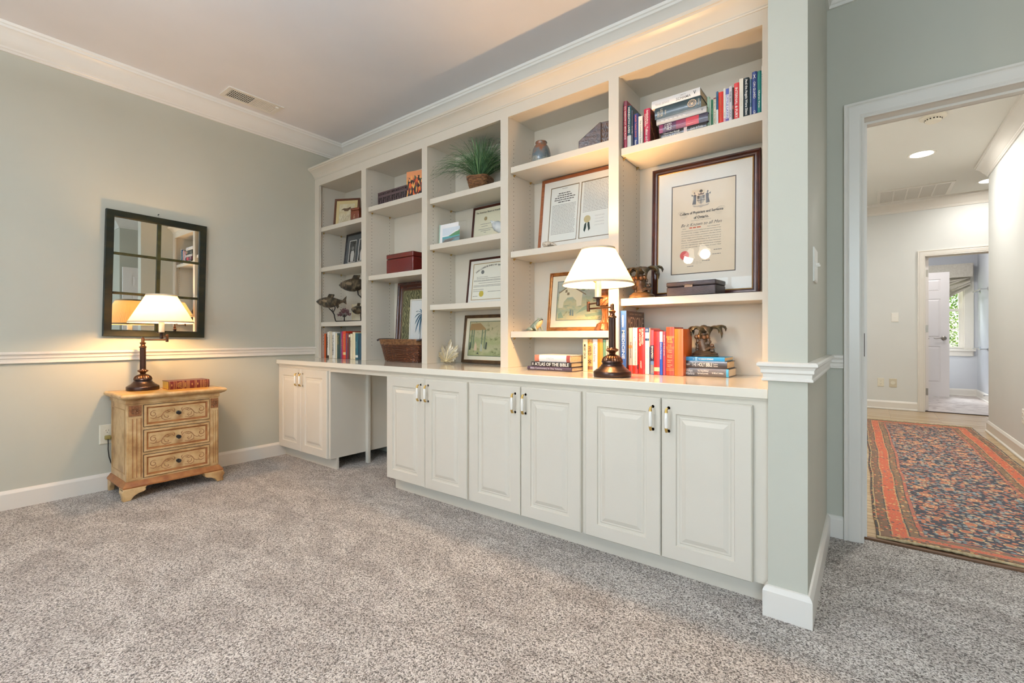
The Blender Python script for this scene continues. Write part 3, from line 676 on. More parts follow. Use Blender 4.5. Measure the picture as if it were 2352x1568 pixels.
# ------------------------------------------------------------------ base cabinets under the bookcase
YF, YD, YT = 1.868, 1.849, 1.918      # face frames, door fronts, toe kick
def pull(parent, x, z, y):
    p = MB()
    for dz, s_ in ((0.046, 1), (-0.046, -1)):
        p.lathe([(0.001, 0), (0.0065, 0), (0.006, -0.003), (0.0035, -0.006), (0.0032, -0.018)], (x, y, z+dz), 12, 0, M=Matrix.Rotation(-PI/2, 3, 'X') @ Matrix.Scale(-1, 3, Vector((0, 0, 1))))
        p.tube([(x, y-0.016, z+dz), (x, y-0.026, z+dz*0.97), (x, y-0.029, z+dz*0.80), (x, y-0.029, z+dz*0.66)], [0.0035, 0.0045, 0.006, 0.0068], 10, 0)
    p.lathe([(0.0055, -0.031), (0.0068, -0.028), (0.0078, 0), (0.0068, 0.028), (0.0055, 0.031)], (x, y-0.029, z), 14, 1)
    return p.build('handle', [M_brass, M_porc], parent)
def cab_door(root, x0, x1, z0, z1, hside, hz):
    b = MB(); w, h = x1-x0, z1-z0
    b.rect_loops(w, h, [(0, YF), (0, YD+0.004), (0.004, YD), (0.058, YD), (0.061, YD+0.006), (0.070, YD+0.008), (0.074, YD+0.005), (0.080, YD+0.0055), (0.094, YD+0.0005), (0.097, YD-0.0005), (0.098, YD-0.0005)], x0=x0, z0=z0)
    d = b.build('door', M_cab, root, smooth=18)
    pull(d, (x1-0.030) if hside == 'r' else (x0+0.030), hz, YD)
    return d
def cabinet(lab, x0, x1, doors, left_panel=True):
    r = thing('base_cabinet', lab, 'cabinet', (0, 0, 0), group='painted base cabinets under the bookcase')
    b = MB(); b.box(x0, x0+0.018, YF, 2.44, 0.0 if not left_panel else 0.085, 0.748); b.box(x1-0.018, x1, YF, 2.44, 0.085, 0.748)
    b.box(x0+0.018, x1-0.018, YF+0.001, YF+0.018, 0.085, 0.125); b.box(x0+0.018, x1-0.018, YF+0.001, YF+0.018, 0.715, 0.748)
    b.box(x0+0.018, x1-0.018, 2.42, 2.44, 0.085, 0.748); b.box(x0+0.018, x1-0.018, YF+0.018, 2.42, 0.085, 0.103)
    for xa, xb in doors['stiles']: b.box(xa, xb, YF+0.0005, YF+0.019, 0.085, 0.748)
    b.build('carcass', M_cab, r, smooth=0)
    b = MB(); b.box(doors['toe'][0], doors['toe'][1], YT, YT+0.018, 0.0, 0.085); b.build('toe_kick', M_cab, r, smooth=0)
    for a in doors['d']: cab_door(r, *a)
    return r
cabinet('narrow cream base cabinet with two doors beside the left wall', 0.002, 0.759, dict(stiles=[(0.018, 0.042), (0.735, 0.7405)], toe=(0.002, 0.759), d=[(0.042, 0.378, 0.087, 0.722, 'r', 0.640), (0.382, 0.741, 0.087, 0.722, 'l', 0.640)]))
cabinet('white base cabinet with two doors just right of the open kneehole', 1.420, 2.124, dict(stiles=[(2.1, 2.124)], toe=(1.428, 2.124), d=[(1.425, 1.774, 0.086, 0.722, 'r', 0.640), (1.778, 2.112, 0.086, 0.722, 'l', 0.640)]))
cabinet('white base cabinet with two doors in the middle of the right-hand run', 2.124, 2.818, dict(stiles=[(2.1241, 2.14), (2.806, 2.8179)], toe=(2.124, 2.818), d=[(2.134, 2.470, 0.086, 0.722, 'r', 0.640), (2.474, 2.808, 0.086, 0.722, 'l', 0.640)]))
cabinet('white base cabinet with two wide doors next to the narrow wall end', 2.818, 3.5565, dict(stiles=[(2.8181, 2.84), (3.50, 3.5565)], toe=(2.818, 3.556), d=[(2.832, 3.171, 0.086, 0.722, 'r', 0.640), (3.175, 3.505, 0.086, 0.722, 'l', 0.640)]))
kn = thing('kneehole_panelling', 'cream apron, back and post of the open kneehole under the counter', 'desk opening', (0, 0, 0))
b = MB(); b.box(0.7595, 1.4195, YF+0.001, YF+0.019, 0.716, 0.748); b.build('apron', M_cab, kn, smooth=0)
b = MB(); b.box(0.7595, 0.796, 2.162, 2.182, 0, 0.748); b.build('post', M_cab, kn, bevel=0.001)
b = MB(); b.box(0.7595, 1.4195, 2.425, 2.44, 0, 0.748); b.build('back_board', M_cab, kn, smooth=0)
ct = thing('countertop', 'long cream painted countertop running under the whole bookcase', 'countertop', (0, 0, 0))
b = MB(); b.box(0.002, PLX0-0.001, 1.846, 2.4695, 0.749, 0.784); ctop = b.build('top_slab', M_counter, ct, bevel=0.003)
b = MB(); b.box(0.002, PLX0-0.001, 1.858, 1.867, 0.742, 0.7488); b.build('cove_strip', M_cab, ct, smooth=0)

# ------------------------------------------------------------------ bookcase
def _peg(nt, N, L, b):
    tc = N.new('ShaderNodeTexCoord'); sp = N.new('ShaderNodeSeparateXYZ'); L.new(tc.outputs['Object'], sp.inputs[0]); y, z = sp.outputs[1], sp.outputs[2]
    dy = mth(N, L, 'MINIMUM', mth(N, L, 'ABSOLUTE', mth(N, L, 'SUBTRACT', y, 2.235)), mth(N, L, 'ABSOLUTE', mth(N, L, 'SUBTRACT', y, 2.405)))
    dz = mth(N, L, 'MULTIPLY', mth(N, L, 'SUBTRACT', mth(N, L, 'FRACT', mth(N, L, 'DIVIDE', z, 0.0254)), 0.5), 0.0254)
    d = mth(N, L, 'SQRT', mth(N, L, 'ADD', mth(N, L, 'MULTIPLY', dy, dy), mth(N, L, 'MULTIPLY', dz, dz)))
    h = mth(N, L, 'MULTIPLY', mth(N, L, 'LESS_THAN', d, 0.0028), mth(N, L, 'MULTIPLY', mth(N, L, 'GREATER_THAN', z, 0.89), mth(N, L, 'LESS_THAN', z, 2.16)))
    L.new(mixc(N, L, h, lin((216, 209, 195)), lin((84, 66, 48))), b.inputs['Base Color'])
M_peg = rampmat('cream_paint_with_peg_holes', _peg, 0.33)
ZT = 0.7845
bc = thing('bookcase', 'tall cream built-in bookcase of five bays standing on the countertop', 'bookcase', (0, 0, 0))
YFF = 2.178; OPZ = 2.271
bays = [(0.071, 0.683), (0.742, 1.383), (1.437, 2.082), (2.139, 2.787), (2.842, 3.484)]
b = MB(); xs = [0.002]
for a, c_ in bays: xs += [a, c_]
xs.append(PLX0-0.001)
for i in range(0, len(xs), 2): b.box(xs[i], xs[i+1], YFF, YFF+0.020, ZT, OPZ)
b.box(0.002, PLX0-0.001, YFF, YFF+0.020, OPZ, 2.42)
b.build('face_frame', M_cab, bc, smooth=0)
walls_x = [(0.002, 0.046), (0.697, 0.739), (1.395, 1.436), (2.094, 2.138), (2.799, 2.841), (3.500, PLX0-0.001)]
for a, c_ in walls_x:
    b = MB(); b.box(a, c_, YFF+0.0205, 2.4545, ZT, 2.30)
    b.build('upright', M_peg, bc, smooth=0)
b = MB(); b.box(0.002, PLX0-0.001, 2.455, 2.4695, ZT, 2.404); b.build('back_panel', M_cab, bc, smooth=0)
b = MB(); b.box(0.002, PLX0-0.001, YFF+0.0205, 2.4545, OPZ+0.008, OPZ+0.026); b.build('top_board', M_cab, bc, smooth=0)
CR = [(0, 2.335), (0.004, 2.335), (0.006, 2.341), (0.004, 2.345), (0.006, 2.350), (0.010, 2.354), (0.016, 2.362), (0.024, 2.374), (0.038, 2.386), (0.052, 2.394), (0.056, 2.400), (0.062, 2.402), (0.064, 2.416), (0, 2.418)]
b = MB(); molding(b, (0.002, YFF), (PLX0-0.001, YFF), (0, -1), CR, 0, 0); b.build('crown', M_cab, bc, smooth=25)
b = MB(); b.box(0.002, PLX0-0.001, YFF+0.0205, YB-0.001, 2.405, 2.418); b.build('dust_cover', M_cab, bc, smooth=0)
SH = {1: [1.913, 1.565, 1.093], 2: [1.976, 1.441], 3: [1.915, 1.600, 1.187], 4: [1.978, 1.475, 1.000], 5: [1.918, 1.160]}
SX = {1: (0.048, 0.695), 2: (0.741, 1.393), 3: (1.438, 2.092), 4: (2.140, 2.797), 5: (2.843, 3.498)}
for k, zs in SH.items():
    for z in zs:
        b = MB(); b.box(SX[k][0]+.001, SX[k][1]-.001, YFF+0.022, 2.452, z-0.036, z); sh = b.build('shelf', M_cab, bc, bevel=0.0015)
        for xx, s_ in ((SX[k][0], 1), (SX[k][1], -1)):
            for yy in (2.235, 2.405):
                q = MB(); q.tube([(xx-0.001*s_, yy, z-0.0395), (xx+0.012*s_, yy, z-0.0395)], 0.003, 8); q.box(min(xx, xx+0.003*s_), max(xx, xx+0.003*s_), yy-0.005, yy+0.005, z-0.048, z-0.0365); q.build('shelf_pin', M_brass, sh)

# ------------------------------------------------------------------ table lamps
def table_lamp(lab, x, y, z, elbow, sock, power):
    """base at x,y,z; elbow and socket given as x,y in the room"""
    r = thing('table_lamp', lab, 'lamp', (x, y, z), group='bronze swing-arm table lamps')
    b = MB(); b.lathe([(0.001, 0), (0.084, 0), (0.086, 0.003), (0.086, 0.022), (0.083, 0.026), (0.078, 0.028), (0.074, 0.033), (0.066, 0.037), (0.058, 0.045), (0.052, 0.050), (0.050, 0.056), (0.046, 0.058), (0.046, 0.063), (0.050, 0.067), (0.048, 0.073)], (0, 0, 0), 48); b.build('base', M_bronze_d, r)
    b = MB(); b.lathe([(0.046, 0.070), (0.0455, 0.078), (0.040, 0.088), (0.030, 0.096), (0.020, 0.101), (0.013, 0.104)], (0, 0, 0), 96, flute=(0, 3, 0.035, 24)); b.build('gadrooned_cup', M_bronze, r)
    b = MB(); b.lathe([(0.013, 0.100), (0.015, 0.106), (0.017, 0.112), (0.026, 0.119), (0.028, 0.123), (0.026, 0.127), (0.018, 0.131), (0.0165, 0.135)], (0, 0, 0), 64, flute=(3, 5, 0.04, 20)); b.build('collar', M_bronze, r)
    b = MB(); b.lathe([(0.0158, 0.134), (0.0155, 0.272)], (0, 0, 0), 60, flute=(0, 1, 0.05, 10)); b.build('column', M_bronze_d, r)
    b = MB(); b.lathe([(0.015, 0.270), (0.020, 0.273), (0.020, 0.278), (0.013, 0.283), (0.011, 0.291), (0.016, 0.299), (0.017, 0.303), (0.009, 0.308), (0.009, 0.335), (0.004, 0.338), (0.001, 0.342)], (0, 0, 0), 32); b.build('finial', M_bronze, r)
    e = Vector((elbow[0]-x, elbow[1]-y, 0)); s_ = Vector((sock[0]-x, sock[1]-y, 0)); za = 0.322; zb = 0.345
    b = MB(); b.tube([(0, 0, za), (e.x, e.y, za)], 0.0045, 10); b.lathe([(0.001, za-0.014), (0.008, za-0.013), (0.008, zb+0.012), (0.001, zb+0.014)], (e.x, e.y, 0), 16); b.tube([(e.x, e.y, zb), (s_.x, s_.y, zb)], 0.0042, 10); b.build('swing_arm', M_bronze, r)
    b = MB(); b.lathe([(0.001, 0.330), (0.007, 0.330), (0.010, 0.334), (0.0085, 0.352), (0.010, 0.362), (0.024, 0.366), (0.026, 0.370), (0.012, 0.369), (0.001, 0.369)], (s_.x, s_.y, 0), 24); b.build('drip_cup', M_bronze_d, r)
    b = MB(); b.lathe([(0.001, 0.369), (0.0155, 0.369), (0.0155, 0.452), (0.012, 0.454), (0.001, 0.454)], (s_.x, s_.y, 0), 24); b.build('candle_sleeve', M_porc, r)
    b = MB(); p_ = [(0.010, 0.4545), (0.013, 0.460), (0.025, 0.486), (0.028, 0.500), (0.025, 0.516), (0.014, 0.526), (0.001, 0.529)]; b.lathe(p_, (s_.x, s_.y, 0), 20)
    b.build('bulb', mat('lit_bulb_%d' % power, (255, 240, 210), 0.5, emit=(255, 199, 134), estr=power*44.0), r)
    zs0, zs1, r0, r1 = 0.432, 0.598, 0.166, 0.078
    b = MB(); b.lathe([(r0, zs0), (r1, zs1)], (s_.x, s_.y, 0), 360, flute=(0, 1, 0.004, 90), cap=False); sh = b.build('lamp_shade', M_shade, r, smooth=80)
    b = MB()
    for rr, zz in ((r0, zs0), (r1, zs1)):
        b.lathe([(rr-0.0005, zz-0.004), (rr+0.003, zz-0.004), (rr+0.0005 if zz > zs0 else rr, zz+0.006), (rr-0.003, zz+0.006)], (s_.x, s_.y, 0), 64, cap=False)
    b.build('shade_trim', mat('cream_binding', (214, 196, 170), 0.7), sh)
    b = MB()
    for k in range(3):
        a = 2*PI*k/3+0.4; b.tube([(s_.x+0.012*math.cos(a), s_.y+0.012*math.sin(a), 0.56), (s_.x+r1*math.cos(a), s_.y+r1*math.sin(a), zs1-0.004)], 0.0012, 6)
    b.build('shade_spider', M_brass, sh)
    # switch knob
    b = MB(); b.lathe([(0.001, 0), (0.005, 0), (0.006, 0.006), (0.004, 0.016), (0.001, 0.018)], (s_.x-0.006, s_.y-0.016, 0.444), 12, M=Matrix.Rotation(PI/2, 3, 'X')); b.build('switch', M_brass, r)
    return r
table_lamp('bronze swing-arm table lamp with lit cream shade on the wooden nightstand', 0.118, 0.938, 0.626, (0.235, 1.035), (0.354, 0.972), 14)
table_lamp('bronze swing-arm table lamp with lit cream shade on the countertop between the books', 2.891, 2.000, 0.7845, (2.735, 2.060), (2.819, 2.000), 25)

# ceiling fixture of the room, behind the camera (its bell shades mirror in the diploma glass)
fx = thing('ceiling_light', 'bronze ceiling light with lit white bell shades reflected in the diploma glass', 'ceiling light', (2.40, -0.25, ZC))
b = MB(); b.lathe([(0.001, 0), (0.07, 0), (0.06, -0.03), (0.02, -0.045), (0.010, -0.05), (0.010, -0.50), (0.03, -0.52), (0.036, -0.56), (0.02, -0.60), (0.001, -0.61)], (0, 0, 0), 32); b.build('stem', M_bronze, fx)
M_bell = mat('lit_bell_glass', (255, 250, 240), 0.4, emit=(255, 244, 226), estr=7)
for a in (0.62, 0.62+PI):
    dx, dy = math.cos(a), math.sin(a)
    b = MB(); b.tube([(0.02*dx, 0.02*dy, -0.55), (0.05*dx, 0.05*dy, -0.54), (0.072*dx, 0.072*dy, -0.57), (0.076*dx, 0.076*dy, -0.60)], 0.006, 8); b.build('arm', M_bronze, fx)
    T_ = Matrix.Rotation(a, 3, 'Z') @ Matrix.Rotation(-0.45, 3, 'Y')
    b = MB(); b.lathe([(0.018, 0), (0.028, -0.01), (0.036, -0.04), (0.046, -0.07), (0.064, -0.09), (0.062, -0.09), (0.044, -0.068), (0.034, -0.04), (0.026, -0.012)], (0.078*dx, 0.078*dy, -0.595), 24, cap=False, M=T_); b.build('bell_shade', M_bell, fx)
    lamp('POINT', (2.40+0.13*dx, -0.25+0.13*dy, ZC-0.70), 14, (1, 0.78, 0.56), 0.05, name='fixture_bulb')
lamp('AREA', (2.40, -0.25, ZC-0.24), 215, (0.76, 0.88, 1.0), 0.6, None, (PI, 0, 0), 'ceiling_fill')  # added upward fill to brighten the ceiling, not one of the fixture's bulbs

# ------------------------------------------------------------------ wall mirror
mr = thing('wall_mirror', 'dark green six-pane window-style mirror hanging above the nightstand', 'mirror', (0.006, 0.757, 0.973), (0, 0, 0))
mw, mh = 0.560, 0.804
mr.rotation_euler = (0, math.radians(1.2), PI/2)
M_mfr = mat('distressed_dark_green', (16, 23, 18), 0.5, spec=0.2, col2=(40, 40, 22), nscale=7, contrast=(0.45, 0.75), stretch=(1, 1, 3))
M_mbar = mat('worn_olive_bar', (56, 56, 28), 0.5, spec=0.2, col2=(34, 36, 20), nscale=20)
b = MB(); b.rect_loops(mw, mh, [(0, 0.0), (0, -0.028), (0.003, -0.030), (0.038, -0.026), (0.042, -0.022), (0.042, 0.0)], cap=False, backcap=False); b.build('frame', M_mfr, mr, smooth=20)
b = MB(); b.box(0.04, mw-0.04, -0.012, -0.006, 0.04, mh-0.04); b.build('mirror_glass', M_mirror, mr, smooth=0)
b = MB(); b.box(mw/2-0.011, mw/2+0.011, -0.022, -0.0125, 0.042, mh-0.042); b.build('muntin', M_mbar, mr, bevel=0.002)
for zz in (mh*0.345, mh*0.66):
    b = MB()
    b.box(0.042, mw/2-0.0115, -0.021, -0.0125, zz-0.008, zz+0.008); b.box(mw/2+0.0115, mw-0.042, -0.021, -0.0125, zz-0.008, zz+0.008); b.build('muntin', M_mbar, mr, bevel=0.002)
b = MB(); b.tube([(mw/2-0.005, -0.002, mh+0.022), (mw/2-0.005, -0.016, mh+0.024)], 0.0035, 8); b.tube([(mw/2-0.005, -0.012, mh+0.02), (mw/2-0.003, -0.014, mh-0.005)], 0.001, 6, 1); b.build('hanging_nail', [M_black, M_nickel], mr)

# ------------------------------------------------------------------ nightstand
ns = thing('nightstand', 'honey-coloured wooden nightstand with three carved drawers against the left wall', 'nightstand', (0.0, 0.0, 0.0))
NX0, NX1, NY0, NY1, NT = 0.018, 0.352, 0.800, 1.292, 0.626
def slabring(mb, loops, m=0):
    mb.loft([[Vector(p) for p in ((x0, y0, z), (x1, y0, z), (x1, y1, z), (x0, y1, z))] for (x0, x1, y0, y1, z) in loops], m)
b = MB(); e = 0.040
slabring(b, [(NX0, NX1+0.012, NY0-0.012, NY1+0.012, NT-0.036), (NX0, NX1+0.020, NY0-0.018, NY1+0.018, NT-0.031), (NX0, NX1+0.028, NY0-0.024, NY1+0.024, NT-0.029), (NX0, NX1+0.040, NY0-0.034, NY1+0.034, NT-0.020), (NX0, NX1+0.043, NY0-0.036, NY1+0.036, NT-0.012), (NX0, NX1+0.040, NY0-0.034, NY1+0.034, NT-0.006), (NX0, NX1+0.034, NY0-0.028, NY1+0.028, NT-0.001)])
b.loft([[Vector(p) for p in ((NX0, NY0-0.028, NT-0.001), (NX1+0.034, NY0-0.028, NT-0.001), (NX1+0.034, NY1+0.028, NT-0.001), (NX0, NY1+0.028, NT-0.001))], [Vector(p) for p in ((NX0, NY0-0.026, NT), (NX1+0.032, NY0-0.026, NT), (NX1+0.032, NY1+0.026, NT), (NX0, NY1+0.026, NT))]], 1)
b.build('table_top', [M_honey, M_top], ns, smooth=30)
b = MB(); b.box(NX0, NX1, NY0, NY1, 0.085, NT-0.036); b.box(NX0, NX1+0.006, NY0-0.006, NY1+0.006, NT-0.060, NT-0.036); b.build('body', M_honey, ns, bevel=0.003)
b = MB(); slabring(b, [(NX0, NX1+0.020, NY0-0.020, NY1+0.020, 0.070), (NX0, NX1+0.022, NY0-0.022, NY1+0.022, 0.078), (NX0, NX1+0.016, NY0-0.016, NY1+0.016, 0.088), (NX0, NX1+0.010, NY0-0.010, NY1+0.010, 0.094), (NX0, NX1+0.004, NY0-0.004, NY1+0.004, 0.104), (NX0, NX1+0.001, NY0-0.001, NY1+0.001, 0.106)]); b.build('base_moulding', M_honey_d, ns, smooth=30)
# side panel outline on the left side
b = MB()
for (xa, xb, za, zb) in ((NX0+0.03, NX0+0.036, 0.15, 0.53), (NX1-0.04, NX1-0.034, 0.15, 0.53), (NX0+0.03, NX1-0.034, 0.146, 0.152), (NX0+0.03, NX1-0.034, 0.528, 0.534)): b.box(xa, xb, NY0-0.0015, NY0, za, zb)
b.build('side_panel_line', mat('faint_glaze_line', (178, 136, 86), 0.45), ns, bevel=0.0005)
def foot(yc, s_, front=True):
    # ogee bracket foot profile in the y-z plane
    x0, x1 = (NX1-0.035, NX1+0.026) if front else (NX0, NX0+0.04)
    ye = yc; P = [(0, 0.070), (0.0, 0.062), (0.006, 0.052), (0.004, 0.040), (-0.006, 0.026), (-0.008, 0.014), (-0.002, 0.0), (-0.038, 0.0), (-0.045, 0.012), (-0.055, 0.024), (-0.075, 0.034), (-0.100, 0.040), (-0.112, 0.050), (-0.108, 0.060), (-0.116, 0.070)]
    mb = MB(); mb.prism([(x0, ye+s_*p, z) for p, z in P], (x1-x0, 0, 0)) if front else None
    if front:
        # return wing along the side
        P2 = [(0.002, 0.070), (0.0, 0.0), (-0.030, 0.0), (-0.038, 0.014), (-0.055, 0.030), (-0.075, 0.040), (-0.080, 0.070)]
        mb.prism([(x1-0.006+p, ye-s_*0.0, z) for p, z in P2], (0, -s_*0.022, 0))
    else:
        mb.prism([(x0+p, ye, z) for p, z in ((0, 0.07), (0, 0), (0.026, 0), (0.03, 0.014), (0.038, 0.03), (0.060, 0.042), (0.075, 0.07))], (0, -s_*0.03, 0))
    return mb.build('foot', M_honey, ns, bevel=0.004)
foot(NY0-0.022, -1); foot(NY1+0.022, 1); foot(NY0-0.018, -1, False); foot(NY1+0.018, 1, False)
# drawers
def spiral(cx, cz, r0, r1, a0, turns, n=22):
    return [(cx+(r0+(r1-r0)*i/n)*math.cos(a0+turns*2*PI*i/n), cz+(r0+(r1-r0)*i/n)*math.sin(a0+turns*2*PI*i/n)) for i in range(n+1)]
DY0, DY1 = NY0+0.083, NY1-0.058
dw = DY1-DY0
M_scroll = mat('painted_brown_scroll', (146, 92, 48), 0.5)
for zi, (z0_, z1_) in enumerate(((0.424, 0.554), (0.272, 0.402), (0.118, 0.252))):
    dh = z1_-z0_
    dr = thing('drawer', None, None); dr.parent = ns; dr.location = (NX1+0.001, DY0, z0_); dr.rotation_euler = (0, 0, PI/2)
    bpy.data.objects.remove(dr)
    b = MB()
    b.rect_loops(dw, dh, [(0, 0.014), (0, -0.006), (0.003, -0.009), (0.012, -0.009), (0.016, -0.004), (0.022, -0.002), (0.024, -0.0035)], ms=[1, 0, 0, 1, 1, 0, 0])
    # gap shadow line
    b.rect_loops(dw+0.006, dh+0.006, [(0, -0.0005), (0.0028, -0.0005)], x0=-0.003, z0=-0.003, m=2, cap=False, backcap=False)
    cz = dh*0.5; Y_ = -0.0042
    for s_ in (-1, 1):
        cx = dw/2
        def pt(u, w): return (cx+s_*u, Y_, cz+w)
        curves = [spiral(0.128, 0.008, 0.006, 0.020, 1.2, 1.15), [(0.112, -0.006), (0.118, -0.016), (0.104, -0.018), (0.088, -0.010), (0.080, 0.004), (0.068, 0.018), (0.050, 0.024), (0.032, 0.020), (0.022, 0.006)],
                  [(0.086, -0.012), (0.086, -0.026), (0.070, -0.036), (0.050, -0.034), (0.036, -0.030)], [(0.076, -0.002), (0.070, -0.020), (0.056, -0.026), (0.050, -0.018), (0.056, -0.012)],
                  [(0.070, 0.012), (0.058, 0.006), (0.046, 0.012)], [(0.058, 0.019), (0.048, 0.011), (0.038, 0.014)], [(0.022, 0.006), (0.018, 0.022), (0.024, 0.030)], [(0.146, -0.014), (0.128, -0.022), (0.112, -0.016)]]
        for cv in curves:
            n_ = len(cv); b.tube([pt(*p) for p in cv], [0.0016+0.0017*math.sin(PI*i/(n_-1)) for i in range(n_)], 6, 3, flat=0.5)
    d = b.build('drawer', [M_honey, M_honey_d, M_dark, M_scroll], ns, (NX1+0.001, DY0, z0_), (0, 0, PI/2), smooth=30)
    k = MB(); k.lathe([(0.001, 0), (0.011, 0), (0.011, 0.002), (0.005, 0.004), (0.0045, 0.012), (0.010, 0.016), (0.012, 0.022), (0.009, 0.028), (0.001, 0.030)], (dw/2, -0.003, dh/2), 20, M=Matrix.Rotation(PI/2, 3, 'X')); k.build('knob', M_black, d)
for (ya, yb) in ((NY0+0.010, DY0-0.012), (DY1+0.010, NY1-0.006)):
    p = MB(); wd = yb-ya; nfl = 3
    p.box(NX1, NX1+0.004, ya, yb, 0.112, 0.488, 0)
    for k in range(nfl):
        y_ = ya+wd*(k+0.5)/nfl; hw = wd/nfl*0.30
        p.box(NX1+0.003, NX1+0.0075, y_-hw, y_+hw, 0.125, 0.478, 0)
        p.box(NX1+0.003, NX1+0.0045, y_+hw, y_+hw*1.6, 0.125, 0.478, 1)
    p.build('pilaster', [M_honey, M_honey_d], ns, bevel=0.001)
    p = MB(); p.box(NX1, NX1+0.006, ya, yb, 0.494, 0.556); 
    for k in range(8):
        a = k*PI/4; p.ball((NX1+0.007, (ya+yb)/2+wd*0.26*math.cos(a), 0.525+0.018*math.sin(a)), 0.0055, 0, 8)
    p.ball((NX1+0.008, (ya+yb)/2, 0.525), 0.007, 0, 8); p.build('rosette_block', M_carved, ns)

# ------------------------------------------------------------------ books
M_pages = mat('paper_pages', (226, 208, 176), 0.85, col2=(210, 190, 156), nscale=120, stretch=(1, 1, 1))
M_pagesw = mat('white_pages', (238, 228, 208), 0.85)
def bmat(c, rough=0.38): return mat('cover_%d_%d_%d' % tuple(c), c, rough, coat=0.15)
K, WH, GOLD = (24, 22, 22), (244, 240, 232), (206, 170, 96)
def book_v(x0, x1, h, y, z, col, label, group, lines=(), depth=0.15, tilt=0, pages=None, hard=True, bands=(), name='book'):
    """upright book, spine to the viewer. lines: (text, fx0, fx1, fz0, fz1, colour, rot) as fractions; bands: (fz0, fz1, colour)"""
    w = x1-x0-0.0006
    r = thing(name, label, 'book', (x0+0.0003, y, z+0.0005), (0, tilt, 0), group)
    cov = bmat(col); b = MB(); t = min(0.0022, w*0.16)
    # spine: slightly rounded, two boards
    n = 6; rd = min(0.004, w*0.18) if hard else 0.0006
    arc = [(w*i/n, -rd*math.sin(PI*i/n)+rd) for i in range(n+1)]
    P = arc+[(w, depth), (w-t, depth), (w-t, rd+t)]+[(t, rd+t), (t, depth), (0, depth)]
    b.prism([(px_, py_, 0) for px_, py_ in P], (0, 0, h))
    b.build('cover', cov, r, smooth=40)
    b = MB(); i_ = 0.003 if hard else 0.0004; b.box(t, w-t, rd+t+0.0002, depth-i_, i_, h-i_); b.build('pages', pages or M_pages, r, smooth=0)
    for k, (fa, fb, c) in enumerate(bands):
        b = MB(); L0 = []
        for zz in (h*fa, h*fb): L0.append([Vector((px_, py_-0.0002, zz)) for px_, py_ in arc])
        b.loft(L0, closed=False, cap=False); b.build('spine_band', bmat(c), r, smooth=60)
    for s_, fa, fb, za, zb, c, rot in lines:
        text(r, s_, w*fa, w*fb, h*za, h*zb, ink(c), -0.0004, rot, 'spine_lettering', bold=0.01)
    return r
def book_h(x0, x1, th, y, z, col, label, group, lines=(), depth=0.2, rz=0, bands=(), hard=True, pages=None):
    """book lying flat, spine to the viewer, fore-edges at its right-hand end"""
    w = x1-x0
    r = thing('book', label, 'book', (x0, y, z+0.0005), (0, 0, rz), group)
    t = min(0.0025, th*0.14); rd = min(0.004, th*0.2) if hard else 0.0008; n = 6
    arc = [(-rd*math.sin(PI*i/n)+rd, th*i/n) for i in range(n+1)]
    P = arc+[(depth, th), (depth, th-t), (rd+t, th-t), (rd+t, t), (depth, t), (depth, 0)]
    b = MB(); b.prism([(0, a, c) for a, c in P], (w, 0, 0)); b.build('cover', bmat(col), r, smooth=40)
    b = MB(); i_ = 0.003 if hard else 0.0004; b.box(i_, w-i_, rd+t+0.0002, depth-i_, t, th-t); b.build('pages', pages or M_pages, r, smooth=0)
    for fa, fb, c in bands:
        b = MB(); b.loft([[Vector((xx, a-0.0002, c_)) for a, c_ in arc] for xx in (w*fa, w*fb)], closed=False, cap=False); b.build('spine_band', bmat(c), r, smooth=60)
    for s_, fa, fb, za, zb, c, rot in lines:
        text(r, s_, w*fa, w*fb, th*za, th*zb, ink(c), -0.0004, rot, 'spine_lettering', bold=0.01)
    return r
def row(items, y, z, group, depth=0.15, dflt=0.4):
    """items: (u0, u1, v_top, colour, label, lines, bands, dy)"""
    for it in items:
        u0, u1, vt, col, lab, lines, bands = it[:7]; dy = it[7] if len(it) > 7 else 0; hard = it[8] if len(it) > 8 else True
        a = PY(u0, vt, y+dy); c_ = PY(u1, vt, y+dy); h = (a.z+c_.z)/2-z
        book_v(a.x, c_.x, h, y+dy, z, col, lab, group, lines, depth, bands=bands, hard=hard)

